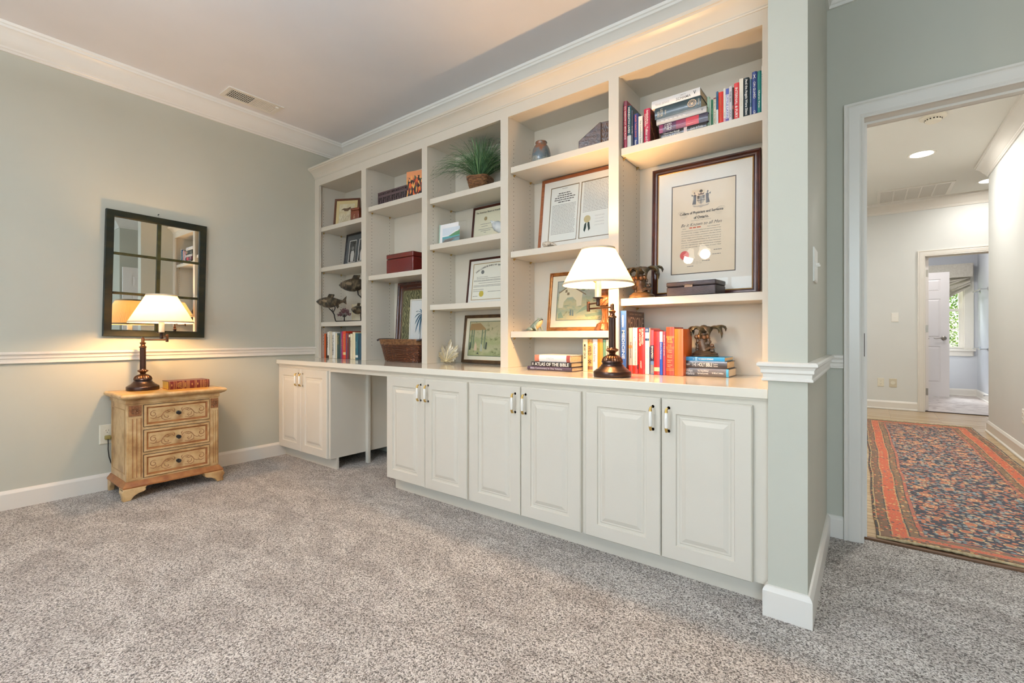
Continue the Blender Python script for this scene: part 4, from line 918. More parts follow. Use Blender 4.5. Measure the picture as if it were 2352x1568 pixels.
# bay 1, on the countertop
G1 = 'books standing in the leftmost bay on the countertop'
def z1(u): return 700+u/5.2267
def zv(v): return 600+v/5.2267
b1 = [(228, 250, 868, (206, 92, 40), 'orange spine, first book from the left in the leftmost bay', [], []),
      (250, 264, 872, (52, 36, 30), 'thin dark brown book beside the orange one', [], []),
      (264, 285, 848, (232, 228, 216), 'white book with a dark foot, right of the thin dark brown book', [('notes', .2, .8, .4, .8, (120, 90, 70), 'v')], [(0.0, .1, (60, 44, 36))]),
      (285, 305, 840, (216, 206, 184), 'tall cream book between the two white ones', [('journal of letters', .25, .75, .3, .85, (110, 84, 60), 'v')], []),
      (305, 325, 843, (208, 194, 168), 'buff book left of the white one with a black edge', [], []),
      (325, 357, 848, (240, 238, 232), 'white book with black title and black edge in the leftmost bay', [('THE PLAINSMAN', .2, .7, .12, .9, K, 'v')], []),
      (362, 382, 862, (226, 214, 186), 'cream book left of the dark green book', [], []),
      (382, 420, 862, (42, 70, 66), 'dark green book with gold lettering in the leftmost bay', [('Portraits', .3, .7, .55, .9, GOLD, 'v')], []),
      (420, 438, 840, (70, 72, 108), 'slate blue book right of the dark green book', [], []),
      (438, 452, 842, (176, 34, 82), 'thin magenta book right of the slate blue one', [('Sand & c', .2, .8, .3, .8, (240, 160, 60), 'v')], []),
      (452, 487, 838, (206, 62, 34), 'orange-red book with a cream label near its foot', [('THE WITNESS', .25, .75, .3, .9, GOLD, 'v')], [(.14, .24, (236, 206, 140))]),
      (487, 503, 862, (92, 56, 92), 'thin purple book right of the orange-red one', [], []),
      (503, 521, 860, (122, 34, 34), 'thin dark red book beside the purple one', [('JOHN', .3, .7, .5, .9, GOLD, 'v')], []),
      (521, 540, 868, (70, 48, 40), 'dark brown book with a small cream label near its top', [], [(.86, .96, (238, 228, 200))]),
      (540, 566, 870, (234, 222, 190), 'pale cream book with a tiny label at its foot', [('Essays', .3, .7, .4, .8, (120, 100, 70), 'v')], []),
      (568, 601, 850, (232, 218, 182), 'taller pale cream book left of the teal ones', [], []),
      (602, 634, 865, (26, 92, 106), 'teal book with a white label at its foot', [('Dewey', .3, .6, .3, .8, (200, 206, 196), 'v')], [(.07, .16, (236, 236, 228))]),
      (634, 686, 866, (18, 66, 86), 'thick dark teal book, last on the right in the leftmost bay', [], [])]
row([(z1(a), z1(c_), zv(v), col, lab, ln, bd) for a, c_, v, col, lab, ln, bd in b1], 2.228, ZT, G1)

# bay 4, on the countertop
G4 = 'books standing on the countertop left of the lamp'
b4 = [(1338, 1348.8, 779, (238, 220, 176), 'cream book with a bold black title, first standing book left of the lamp', [('MOBY DICK', .25, .75, .38, .84, K, 'v')], []),
      (1348.8, 1360.6, 779, (206, 154, 84), 'tan book with dark brown patterned spine, second standing book left of the lamp', [('WILD', .2, .8, .5, .8, (70, 44, 26), 'v'), ('*', .2, .8, .2, .4, (70, 44, 26), 'h')], [(.86, 1, (188, 128, 60)), (.05, .16, (120, 78, 44))]),
      (1360.6, 1371.4, 779, (236, 228, 222), 'white book with faint violet lettering left of the orange one', [('Collected Stories', .25, .75, .3, .85, (140, 110, 130), 'v')], []),
      (1371.6, 1383.7, 778, (222, 134, 32), 'bright orange book behind the countertop lamp', [], []),
      (1384, 1390.5, 780, (92, 132, 104), 'thin green book behind the countertop lamp', [], []),
      (1390.8, 1400, 780, (236, 224, 196), 'cream book partly hidden behind the lamp column', [('MANNING', .3, .7, .3, .8, (90, 80, 70), 'v')], []),
      (1400.3, 1406.5, 780, (226, 206, 160), 'buff book against the upright, behind the lamp column', [], [])]
row(b4, 2.215, ZT, G4)
S4 = 'stack of three books lying at the left of the lamp'
book_h(2.322, 2.605, 0.021, 2.118, ZT, (66, 52, 66), 'dark plum book at the bottom of the stack left of the lamp', S4, [('Bible Commentary in One Volume', .08, .80, .2, .8, (190, 190, 200), 'h')], 0.19)
book_h(2.345, 2.600, 0.024, 2.122, ZT+0.022, (34, 30, 32), 'black book titled ATLAS OF THE BIBLE, middle of the stack', S4, [('II', .03, .06, .2, .8, WH, 'h'), ('ATLAS OF THE BIBLE', .10, .95, .12, .88, WH, 'h')], 0.19)
book_h(2.365, 2.590, 0.037, 2.128, ZT+0.047, (236, 232, 230), 'white book with coral ends, topmost of the stack left of the lamp', S4, [('FAITH', .35, .55, .35, .65, (170, 190, 200), 'h')], 0.185, bands=[(0, .13, (206, 120, 96)), (.90, 1, (150, 70, 64))])

# bay 5, on the countertop
G5 = 'books standing on the countertop right of the lamp'
md = book_v(2.8425, 2.8735, 0.318-0.004, 2.195, ZT, (52, 92, 164), 'tall blue book titled MEDICINE with a dark brown cover', G5, [('CREATION', .3, .62, .74, .93, WH, 'v'), ('MEDICINE', .3, .78, .22, .70, WH, 'v')], 0.235)
b = MB(); b.box(0.0304, 0.0312, 0.004, 0.235, 0, 0.3135); fc = b.build('front_cover', mat('dark_brown_jacket', (72, 56, 46), 0.35), md)
for s_, ya, yb, za, zb in (('MEDICINE', 0.02, 0.225, 0.225, 0.285), ('PERSPECTIVES IN HISTORY AND ART', 0.02, 0.225, 0.200, 0.212), ('HISTORY  ESSAYS  PRINTS', 0.03, 0.215, 0.296, 0.302)):
    t = text(md, s_, ya, yb, za, zb, ink((206, 186, 160)), 0.0, 'h', 'cover_lettering')
    for v in t.data.vertices: v.co = (0.0316, v.co.x, v.co.z)
def q5(u): return 1400+u/7.35
def w5(v): return 690+v/7.35
b5 = [(310, 380, 462, (176, 168, 158), 'grey paperback with an orange spine picture beside MEDICINE', [('Enchantments', .55, .85, .3, .72, (70, 60, 56), 'v')], [(0.0, .18, (196, 56, 34)), (.55, .62, (222, 140, 70))], 0.04),
      (384, 464, 460, (242, 238, 230), 'white book with a red foot, right of the grey paperback', [('What in the Christian Believes', .55, .75, .1, .75, (110, 96, 90), 'v'), ('.', .4, .55, .78, .8, K, 'h')], [(.0, .18, (212, 48, 34))], 0.04),
      (466, 484, 462, (186, 46, 44), 'thin red book between the white book and SURPRISED BY LAUGHTER', [], [(.1, .2, (60, 34, 30))], 0.04),
      (485, 592, 460, (196, 46, 42), 'red book titled SURPRISED BY LAUGHTER', [('SURPRISED', .52, .80, .64, .98, WH, 'v'), ('BY LAUGHTER', .14, .40, .60, .96, WH, 'v'), ('LINDSEY', .3, .55, .12, .28, WH, 'v')], [], 0.04),
      (597, 665, 460, (244, 242, 238), 'white book with navy blocks at its top', [('BELIEF', .3, .7, .3, .6, (220, 214, 208), 'v'), ('LETTERS', .2, .8, .93, .97, (160, 190, 220), 'h')], [(.9, 1, (34, 72, 128)), (.72, .77, (36, 70, 110))], 0.04),
      (668, 688, 470, (226, 150, 138), 'thin salmon book right of the white and navy one', [], [(0, .6, (44, 66, 94))], 0.04),
      (689, 745, 500, (220, 76, 92), 'book with a pink top and navy middle carrying white lettering', [('SHAPED', .3, .85, .36, .64, WH, 'v')], [(.30, .66, (30, 34, 60)), (.0, .30, (96, 136, 180)), (.02, .22, (236, 232, 226))], 0.04),
      (748, 842, 525, (212, 40, 40), 'bright red hardback with a cream label near its foot', [('CS LEWIS', .3, .7, .62, .86, (120, 30, 60), 'v')], [(.08, .17, (246, 214, 164))], 0.04),
      (843, 894, 525, (24, 76, 178), 'blue book with a white top titled in white', [('Oxford Reference', .3, .7, .36, .74, WH, 'v')], [(.76, 1, (240, 234, 226))], 0.04),
      (898, 948, 525, (170, 60, 78), 'faded raspberry book left of the rust-brown hardback with gilt bands', [('SECRETS OF THE LETTER', .3, .7, .44, .92, (236, 190, 190), 'v')], [], 0.04),
      (950, 1087, 450, (168, 62, 34), 'rust-brown hardback with gilt bands and gilt lettering right of the lamp', [('MARK', .2, .8, .72, .775, GOLD, 'h'), ('TWAIN', .15, .85, .665, .715, GOLD, 'h'), ('Mississippi\nWritings', .25, .75, .60, .64, GOLD, 'h'), ('The Adventures\nof Tom Sawyer', .2, .8, .46, .54, (226, 190, 140), 'h'), ('Life on the\nMississippi', .2, .8, .36, .43, (226, 190, 140), 'h'), ('Adventures of\nHuck Finn', .2, .8, .26, .33, (226, 190, 140), 'h'), ('Pudd nhead\nWilson', .2, .8, .17, .23, (226, 190, 140), 'h')], [(.80, .81, GOLD), (.775, .785, GOLD), (.58, .588, GOLD), (.55, .556, GOLD), (.13, .137, GOLD), (.10, .107, GOLD)], 0.04),
      (1090, 1240, 480, (228, 108, 40), 'thick glossy plain orange book left of the carved palm', [], [], 0.04)]
row([(q5(a), q5(c_), w5(v), *r[:-1], 0.0) for a, c_, v, *r in b5], 2.217, ZT, G5, depth=0.14)
S5 = 'stack of three books under the carved palm'
book_h(3.128, 3.335, 0.036, 2.26, ZT, (92, 84, 80), 'thick grey book with a light blue end band, bottom of the stack under the palm', S5, [('William', .10, .24, .52, .86, WH, 'h'), ('Wilberforce', .08, .28, .14, .50, WH, 'h'), ('The Unpublished', .35, .58, .54, .80, WH, 'h'), ('Spiritual Journals', .35, .58, .22, .48, WH, 'h'), ('Ed. Michael D. McMullen', .66, .90, .36, .56, WH, 'h')], 0.16, bands=[(.95, 1.0, (60, 160, 206))], pages=M_pagesw)
book_h(3.134, 3.328, 0.033, 2.262, ZT+0.037, (44, 40, 42), 'black book titled THE HOLY BIBLE, middle of the stack under the palm', S5, [('THE HOLY BIBLE', .20, .68, .25, .78, WH, 'h'), ('NEW', .08, .16, .4, .6, WH, 'h'), ('King James', .70, .80, .5, .72, WH, 'h'), ('Version', .70, .80, .25, .45, WH, 'h')], 0.16)
book_h(3.124, 3.318, 0.018, 2.265, ZT+0.071, (28, 132, 190), 'thin bright blue book, topmost of the stack under the palm', S5, [('THE NARROW EXPERIENCE', .40, .75, .3, .66, WH, 'h'), ('NEW', .28, .31, .3, .6, WH, 'h')], 0.16, bands=[(.33, .38, (150, 206, 232))], hard=False)

# bay 5, top shelf
def a5(u): return 1400+u/5.808
def c5(v): return 130+v/5.808
G5L = 'books at the left end of the top right shelf'
ZS = SH[5][0]
t5 = [(184, 230, 592, (146, 34, 60), 'crimson book, first from the left on the top right shelf', [('DO NARROW-LIT, MING PLACE', .3, .75, .2, .88, WH, 'v')], [(.90, 1, (120, 60, 76))]),
      (232, 286, 655, (24, 66, 78), 'dark teal book with a white foot on the top right shelf', [('MEREDITH LIVES', .3, .7, .36, .96, WH, 'v')], [(0, .30, (222, 222, 216))]),
      (287, 316, 720, (48, 50, 58), 'thin dark grey book right of the dark teal one', [('On the Edge', .3, .7, .2, .75, (214, 208, 204), 'v')], []),
      (318, 380, 762, (30, 48, 108), 'navy book with orange lettering on the top right shelf', [('HIGHER THINGS DIVINE', .3, .7, .28, .96, (206, 106, 84), 'v'), ('Shaw', .3, .7, .05, .2, WH, 'v')], []),
      (384, 440, 795, (236, 230, 214), 'cream book titled The Canterbury Tales', [('The Canterbury Tales', .3, .7, .08, .85, (60, 50, 46), 'v')], [], 0, False)]
row([(a5(a), a5(c_), c5(v), *r) for a, c_, v, *r in t5], 2.222, ZS, G5L, depth=0.15)
row([(a5(455), a5(537), c5(692), (176, 28, 62), 'crimson book with a brown picture cover next to the lying stack', [('BARBARIAN &', .45, .75, .56, .94, WH, 'v'), ('TOOLMAN', .15, .42, .5, .86, WH, 'v'), ('Tolkien and C', .3, .72, .02, .48, WH, 'v')], [])], 2.222, ZS, G5L, depth=0.13)
bb = PY(a5(537), 200, 2.222); hh = PY(a5(537), c5(690), 2.222).z-ZS
b = MB(); b.box(bb.x, bb.x+0.0008, 2.2265, 2.351, ZS+0.001, ZS+hh-0.001)
last = [o for o in bpy.data.objects if o.name.startswith('book') and o.get('label', '').startswith('crimson book with a brown')][0]
o = b.build('picture_cover', mat('brown_picture_cover', (110, 50, 34), 0.4, col2=(196, 130, 84), nscale=26, contrast=(.45, .7), col3=(60, 28, 24)), None); o.parent = last; o.matrix_parent_inverse = Matrix.Translation(last.location).inverted()
S5A = 'stack of five books lying on the top right shelf'
book_h(3.040, 3.250, 0.034, 2.225, ZS, (26, 24, 30), 'black book on faith and atheism, bottom of the top shelf stack', S5A, [("I Don't Have Enough", .06, .42, .54, .86, WH, 'h'), ('FAITH to Be an ATHEIST', .03, .45, .16, .48, WH, 'h'), ('Geisler & Turek', .66, .92, .34, .64, WH, 'h')], 0.17, bands=[(.51, .58, (222, 200, 196))])
book_h(3.030, 3.256, 0.040, 2.225, ZS+0.035, (84, 40, 72), 'plum and red book, second from the bottom of the top shelf stack', S5A, [('MYSTERY\nFLAME', .12, .19, .12, .88, WH, 'v'), ('ECO', .19, .27, .10, .90, WH, 'v')], 0.17, bands=[(.0, .08, (150, 60, 96)), (.36, .56, (142, 52, 82)), (.56, .82, (212, 72, 84)), (.82, 1, (56, 54, 72))])
book_h(3.018, 3.250, 0.029, 2.222, ZS+0.076, (184, 184, 184), 'silver-grey book in the middle of the top shelf stack', S5A, [('V', .90, .94, .3, .7, (70, 70, 74), 'h'), ('~ ~ ~ ~ ~ ~', .1, .6, .35, .6, (226, 226, 226), 'h')], 0.17)
lb = book_h(3.010, 3.226, 0.054, 2.222, ZS+0.106, (26, 52, 58), 'thick dark green book with a pale emblem on its spine in the top shelf stack', S5A, [('LORD', .06, .11, .12, .62, (214, 206, 186), 'v'), ('LISTER', .13, .18, .10, .80, (214, 206, 186), 'v'), ('Godlee', .23, .26, .2, .6, (214, 206, 186), 'v'), ('OXFORD', .94, .97, .2, .75, (214, 206, 186), 'v')], 0.19)
b = MB()
for (r0, r1) in ((0.0155, 0.0175), (0.009, 0.0105)):
    b.lathe([(r0, 0.0), (r1, 0.0), (r1, 0.0003), (r0, 0.0003)], (0.176, -0.0006, 0.027), 28, cap=False, M=Matrix.Rotation(PI/2, 3, 'X') @ Matrix.Scale(1.15, 3, Vector((1, 0, 0))))
for k in range(12): a = k*PI/6; b.ball((0.176+0.0175*math.cos(a), -0.0006, 0.027+0.0155*math.sin(a)), 0.0028, 0, 8, (1, .15, 1))
b.poly([(0.170, -0.0009, 0.031), (0.182, -0.0009, 0.031), (0.182, -0.0009, 0.024), (0.176, -0.0009, 0.019), (0.170, -0.0009, 0.024)])
b.build('emblem', ink((214, 190, 160)), lb)
book_h(2.994, 3.222, 0.038, 2.222, ZS+0.161, (226, 226, 226), 'white book with grey lettering, topmost of the top shelf stack', S5A, [('THE JEWS', .08, .38, .15, .50, (196, 196, 196), 'h'), ('SCHAMA', .52, .82, .15, .50, (150, 150, 152), 'h'), ('SIMON', .60, .72, .60, .74, (170, 170, 172), 'h'), ('V', .87, .92, .30, .74, K, 'h')], 0.19)
G5R = 'books standing at the right end of the top right shelf'
r5 = [(1302, 1332, 535, (150, 176, 152), 'pale green book right of the lying stack', [], [], 0, False),
      (1334, 1350, 560, (206, 214, 196), 'very thin pale book right of the pale green one', [], [], 0, False),
      (1351, 1384, 575, (44, 104, 74), 'green speckled book on the top right shelf', [('GUIDE', .3, .7, .4, .8, (130, 180, 140), 'v')], []),
      (1385, 1420, 540, (232, 222, 196), 'cream book with a dark red and green title on the top right shelf', [('THE FALL OF PATIENCE', .25, .75, .1, .92, (70, 66, 50), 'v')], [(.93, .98, (120, 44, 50))], 0, False),
      (1421, 1450, 467, (222, 230, 228), 'white book with a deep blue upper half', [], [(.5, 1, (14, 76, 112))]),
      (1452, 1516, 470, (214, 44, 28), 'bright red book with muted gold title on the top right shelf', [('SAINT PATRICK', .3, .7, .15, .85, (168, 96, 40), 'v')], []),
      (1518, 1548, 425, (226, 222, 212), 'white book right of the bright red one', [('Faults', .3, .7, .1, .5, (150, 140, 130), 'v')], [(0, .2, (210, 160, 180))], 0, False),
      (1549, 1592, 428, (222, 220, 226), 'book with a lavender and blue spine on the top right shelf', [('LITTLE LATIN', .2, .8, .2, .82, (96, 96, 170), 'v')], [(.84, 1, (70, 82, 156)), (0, .18, (96, 84, 160))], 0, False),
      (1593, 1634, 395, (206, 200, 204), 'grey-white book with sketchy spine picture on the top right shelf', [('THE SIN', .25, .75, .55, .9, (70, 66, 80), 'v'), ('XXX', .2, .8, .1, .45, (120, 116, 130), 'v')], [], 0, False),
      (1635, 1657, 412, (46, 38, 36), 'thin black book left of the coral one', [], [(.4, .5, (150, 96, 80))]),
      (1658, 1728, 350, (216, 68, 72), 'coral red book titled with white lettering on the top right shelf', [('INTERNAL & FURY', .25, .75, .12, .88, WH, 'v')], []),
      (1731, 1784, 295, (228, 222, 208), 'plain cream book left of And the Angels Were Silent', [('letters on life', .4, .6, .2, .7, (196, 176, 150), 'v')], [], 0, False),
      (1785, 1860, 280, (14, 36, 44), 'black book titled And the Angels Were Silent', [('And the Angels Were Silent', .22, .78, .12, .96, WH, 'v')], [(0, .06, (20, 90, 110))]),
      (1868, 1896, 300, (72, 104, 128), 'thin steel blue book between two dark books', [('A GRAMMAR OF GREEK', .3, .7, .4, .8, (190, 200, 210), 'v')], [(0, .3, (170, 176, 190))]),
      (1897, 1968, 200, (40, 62, 122), 'royal blue book titled ON GUARD on the top right shelf', [('ON GUARD', .28, .72, .42, .78, WH, 'v'), ('CRAIG', .3, .7, .0, .16, WH, 'v'), ('X', .25, .75, .85, .94, WH, 'h')], []),
      (1969, 2026, 190, (10, 114, 106), 'plain teal book right of the royal blue book ON GUARD', [('Oberon Verse', .3, .7, .2, .58, WH, 'v')], []),
      (2027, 2060, 120, (232, 230, 228), 'white book with black lettering, last on the right against the frame', [('DOCUMENTARY', .15, .75, .3, .97, K, 'v')], [], 0, False)]
row([(a5(a), a5(c_), c5(v), *r) for a, c_, v, *r in r5], 2.245, ZS, G5R, depth=0.14)
# red book on the nightstand
rb = book_h(0, 0.232, 0.052, 0, 0, (92, 18, 20), 'thick dark red leather book with gilt spine lying on the nightstand', None, [('*', .055, .085, .35, .7, GOLD, 'h'), ('*', .545, .575, .35, .7, GOLD, 'h'), ('*', .685, .715, .35, .7, GOLD, 'h'),
    ('The New\nOxford', .20, .24, .12, .88, GOLD, 'v'), ('BOOK OF\nENGLISH', .25, .30, .12, .88, GOLD, 'v'), ('WORKS', .38, .41, .2, .8, GOLD, 'v'), ('Jane Austen', .89, .92, .12, .88, GOLD, 'v')],
    0.14, bands=[(f, f+.008, GOLD) for f in (.02, .12, .17, .33, .36, .43, .46, .49, .63, .66, .77, .80, .84, .87, .95)], pages=mat('gilt_page_edges', (224, 178, 70), 0.3))
# spine along the nightstand's front, pages towards the left end
rb.location = (0.250, 1.040, NT); rb.rotation_euler = (0, 0, PI/2-0.02)

# ------------------------------------------------------------------ framed pictures
M_matw = mat('white_mat_board', (238, 234, 228), 0.8, bump=0.1, bscale=300)
M_matc = mat('cream_mat_board', (232, 222, 200), 0.8)
def framed(label, x0, yb, z, w, h, lean, bw, bd, fm, group=None, rz=0, prof='flat', lip=None, name='picture_frame', cat='framed picture', glass=True, back=None):
    yb -= 0.010; z += bd*math.sin(math.radians(lean))
    r = thing(name, label, cat, (x0, yb, z+0.0005), (-math.radians(lean), 0, rz), group)
    b = MB()
    if prof == 'flat': L_ = [(0, bd), (0, 0.002), (0.002, 0.0), (bw*0.8, 0.0), (bw, 0.003), (bw, bd*0.7)]
    else: L_ = [(0, bd), (0, 0.003), (bw*.08, 0.0), (bw*.2, 0.0015), (bw*.28, 0.005), (bw*.5, 0.003), (bw*.68, 0.0045), (bw*.74, 0.007), (bw*.86, 0.006), (bw*.88, 0.0055), (bw, 0.009), (bw, bd*0.8)]
    n = len(L_)-1; ms = [0]*n
    if lip is not None: ms[-3 if prof != 'flat' else -2] = 1; ms[-2] = 1
    b.rect_loops(w, h, L_, cap=False, backcap=False, ms=ms)
    b.build('frame', [fm, lip or fm], r, smooth=20)
    b = MB(); b.box(bw-0.002, w-bw+0.002, bd*0.75, bd*0.9, bw-0.002, h-bw+0.002); b.build('backing', mat('kraft_backing', (150, 116, 80), 0.8), r, smooth=0)
    if glass:
        b = MB(); b.box(bw-0.001, w-bw+0.001, 0.0042, 0.0052, bw-0.001, h-bw+0.001); b.build('glass', M_glass, r, smooth=0)
    return r
def matboard(r, w, h, bw, opens, m, bevel=(0.0025, 'inner'), line=None, y=0.0060):
    """mat with rectangular openings: built from strips round each opening (x0,x1,z0,z1)"""
    b = MB(); xs = sorted({bw-0.001, w-bw+0.001, *[o[0] for o in opens], *[o[1] for o in opens]}); zs = sorted({bw-0.001, h-bw+0.001, *[o[2] for o in opens], *[o[3] for o in opens]})
    for i in range(len(xs)-1):
        for j in range(len(zs)-1):
            cx, cz = (xs[i]+xs[i+1])/2, (zs[j]+zs[j+1])/2
            if any(o[0] < cx < o[1] and o[2] < cz < o[3] for o in opens): continue
            b.box(xs[i], xs[i+1], y, y+0.0012, zs[j], zs[j+1])
    o_ = b.build('mat_board', m, r, smooth=0)
    if line:
        q = MB()
        for (a, c_, d, e) in opens: q.rect_loops(c_-a, e-d, [(-0.0035, y-0.0002), (0.0, y-0.0002), (0.001, y+0.0012)], x0=a, z0=d, cap=False, backcap=False)
        q.build('mat_line', line, o_, smooth=0)
def sheet(r, x0, x1, z0, z1, m, y=0.0073, name='print'):
    b = MB(); b.box(x0, x1, y, y+0.0004, z0, z1); return b.build(name, m, r, smooth=0)
M_paper = mat('certificate_paper', (240, 236, 224), 0.7)
M_parch = mat('parchment', (232, 216, 194), 0.7, col2=(228, 210, 186), nscale=5)
M_ink = ink((60, 54, 52)); M_inkl = ink((120, 114, 110))
M_walnut = mat('dark_walnut', (50, 24, 18), 0.32, spec=0.35, col2=(72, 34, 24), nscale=10)
M_goldlip = mat('gilt_fillet', (206, 164, 90), 0.35, 0.6)
rndt = random.Random(11)

# diploma, bay 5
DW, DH = 0.512, 0.683
dp = framed('large diploma with coat of arms in a dark walnut frame with gilt fillet, right-hand bay', 2.930, 2.390, SH[5][1], DW, DH, 2.0, 0.036, 0.026, M_walnut, prof='ogee', lip=M_goldlip)
o_ = (0.105, DW-0.108, 0.125, DH-0.108)
matboard(dp, DW, DH, 0.036, [o_], mat('white_linen_mat', (236, 232, 226), 0.8, bump=0.3, bscale=200), line=ink((92, 82, 76)))
ds = sheet(dp, o_[0]-.002, o_[1]+.002, o_[2]-.002, o_[3]+.002, M_parch)
YT_ = 0.0070; cxd = (o_[0]+o_[1])/2; wd_ = o_[1]-o_[0]; hd_ = o_[3]-o_[2]
def DZf(f): return o_[3]-hd_*f
def dtext(s, x0, x1, f0, f1, m=M_ink, **k): return text(dp, s, o_[0]+wd_*x0, o_[0]+wd_*x1, DZf(f1), DZf(f0), m, YT_, **k)
# coat of arms
b = MB(); zc = DZf(0.185)
def P2(pts, m=0): b.poly([(cxd-0.008+x, YT_-0.0002, zc+z) for x, z in pts], m)
P2([(-.018, .018), (.018, .018), (.018, -.008), (.010, -.020), (0, -.026), (-.010, -.020), (-.018, -.008)], 1)
for a in ((-.018, .018), (.006, .018)): P2([(a[0], a[1]), (a[0]+.012, a[1]), (a[0]+.012, a[1]-.016), (a[0], a[1]-.016)], 0)
P2([(-.0195, -.004), (.0195, -.004), (.0195, -.007), (-.0195, -.007)], 0); P2([(-.002, .016), (.002, .016), (.002, -.022), (-.002, -.022)], 0)
for s_ in (-1, 1):                              # supporters
    P2([(s_*.022, .022), (s_*.030, .028), (s_*.037, .022), (s_*.036, .004), (s_*.042, -.022), (s_*.024, -.024), (s_*.023, .002)], 0)
    P2([(s_*.027, .029), (s_*.030, .039), (s_*.035, .037), (s_*.034, .028)], 0); P2([(s_*.037, .022), (s_*.046, .030), (s_*.044, .018)], 0)
P2([(-.012, .021), (.012, .021), (.016, .030), (.006, .027), (0, .034), (-.006, .027), (-.016, .030)], 0); P2([(-.006, .034), (.006, .034), (.008, .042), (0, .048), (-.008, .042)], 0)
P2([(-.040, -.026), (-.018, -.032), (0, -.029), (.018, -.032), (.040, -.026), (.034, -.036), (.012, -.038), (0, -.043), (-.012, -.038), (-.034, -.036)], 1)
b.build('coat_of_arms', [ink((84, 80, 80)), ink((186, 172, 156))], ds, smooth=0)
dtext('College of Physicians and Surgeons', .13, .82, .312, .350, bold=0.03); dtext('of Ontario.', .36, .60, .366, .400, bold=0.03)
dtext('DOMINION OF CANADA.', .29, .67, .412, .420, M_inkl)
dtext('Be it Known to all Men', .15, .80, .440, .474, shear=0.45)
b = MB()
for s_ in (-1, 1):
    for q in range(3):
        b.tube([(cxd-0.008+s_*(0.085+0.020*math.cos(t*.42)+q*.004), YT_-0.0002, DZf(.335)+0.012*math.sin(t*.42)+0.004*q-0.003*t*.2) for t in range(13)], 0.0005, 5, flat=.3)
b.build('pen_flourish', M_inkl, ds, smooth=0)
ll = ['that                                 has complied', 'the examinations and complied all requirements of the', 'Council of the College of Physicians and Surgeons', 'of Ontario and is hereby admitted a Member of the', 'said College and is hereby entitled to practise in', 'Physic, Surgery and Midwifery in the Province of', 'Ontario. In testimony whereof we have hereunto', 'put our signatures. The seal of said College', 'this 4th day of July, at Toronto, in and 1963']
for k, t in enumerate(ll): dtext(t, .16, .79, .492+.0262*k, .506+.0262*k, M_ink if k in (2, 5) else ink((96, 88, 84)), shear=0.3)
b = MB(); bars(b, o_[0]+wd_*.29, o_[0]+wd_*.50, DZf(.500), 0.006, YT_-0.0003, rndt, 0, .008, .02, .004); b.build('red_name_line', ink((206, 104, 76)), ds, smooth=0)
b = MB()
for (xa, xb, f) in ((.68, .80, .765), (.66, .80, .812), (.50, .62, .875), (.26, .36, .925)): bars(b, o_[0]+wd_*xa, o_[0]+wd_*xb, DZf(f), 0.003, YT_-0.0003, rndt, 0, .004, .012, .002)
b.tube([(o_[0]+wd_*(.24+.012*t), YT_-0.0003, DZf(.885)+0.008*math.sin(t*2.4)) for t in range(22)], 0.0005, 5, flat=.3)
b.build('signatures', M_inkl, ds, smooth=0)
b = MB(); b.lathe([(0.001, 0), (0.0225, 0), (0.0225, 0.0005), (0.001, 0.0006)], (o_[0]+wd_*.215, YT_-0.0001, DZf(.795)), 40, M=Matrix.Rotation(PI/2, 3, 'X')); b.build('red_seal', ink((206, 84, 84)), ds)

# double certificate, bay 4
M_oakf = mat('chestnut_frame', (124, 66, 34), 0.35, coat=0.2, col2=(146, 84, 46), nscale=12, stretch=(1, 1, 6))
CW, CH = 0.545, 0.462
dc = framed('double certificate with gold seal and green ribbon in a chestnut frame', 2.222, 2.371, SH[4][1], CW, CH, 7.0, 0.020, 0.02, M_oakf)
opL, opR = (0.072, 0.262, 0.062, 0.398), (0.283, 0.473, 0.062, 0.398)
matboard(dc, CW, CH, 0.020, [opL, opR], M_matw, line=ink((120, 100, 70)))
for o2, nm in ((opL, 'print'), (opR, 'print')): sheet(dc, o2[0]-.002, o2[1]+.002, o2[2]-.002, o2[3]+.002, mat('white_document', (236, 236, 232), 0.7))
text(dc, 'Resolution', 0.150, 0.185, 0.384, 0.390, M_ink, 0.007)
b = MB()
for k, (xa, xb) in enumerate(((.125, .210), (.118, .222), (.100, .240), (.098, .238), (.125, .212))): bars(b, xa, xb, 0.356-0.0135*k, 0.0055, 0.0068, rndt, 0, .006, .02, .003)
b.build('heading_lines', M_ink, dc, smooth=0)
b = MB()
z = 0.285
while z > 0.10: bars(b, 0.086, 0.248, z, 0.0035, 0.0068, rndt, 0, .006, .02, .002); z -= 0.0085
z = 0.392
while z > 0.205: bars(b, 0.298, 0.458, z, 0.0035, 0.0068, rndt, 0, .006, .02, .002); z -= 0.0085
b.build('typed_lines', ink((168, 164, 162)), dc, smooth=0)
b = MB(); b.lathe([(0.001, 0), (0.0215, 0), (0.0215, 0.0008), (0.001, 0.001)], (0.330, 0.0068, 0.170), 36, M=Matrix.Rotation(PI/2, 3, 'X')); b.build('gold_seal', mat('pale_gold_foil', (196, 180, 136), 0.4, 0.3), dc)
b = MB(); b.prism([(0.326, 0.0067, 0.152), (0.314, 0.0067, 0.142), (0.309, 0.0067, 0.106), (0.317, 0.0067, 0.093), (0.326, 0.0067, 0.120)], (0, 0.0003, 0)); b.prism([(0.334, 0.0067, 0.152), (0.345, 0.0067, 0.150), (0.352, 0.0067, 0.110), (0.342, 0.0067, 0.098), (0.333, 0.0067, 0.135)], (0, 0.0003, 0)); b.build('ribbon', ink((24, 50, 44)), dc)
b = MB()
for k in range(4): b.tube([(0.378+.0035*t, 0.0067, 0.182-.018*k+0.004*math.sin(t*2.1+k)) for t in range(18)], 0.0005, 5, flat=.3)
b.build('signatures', M_inkl, dc, smooth=0)

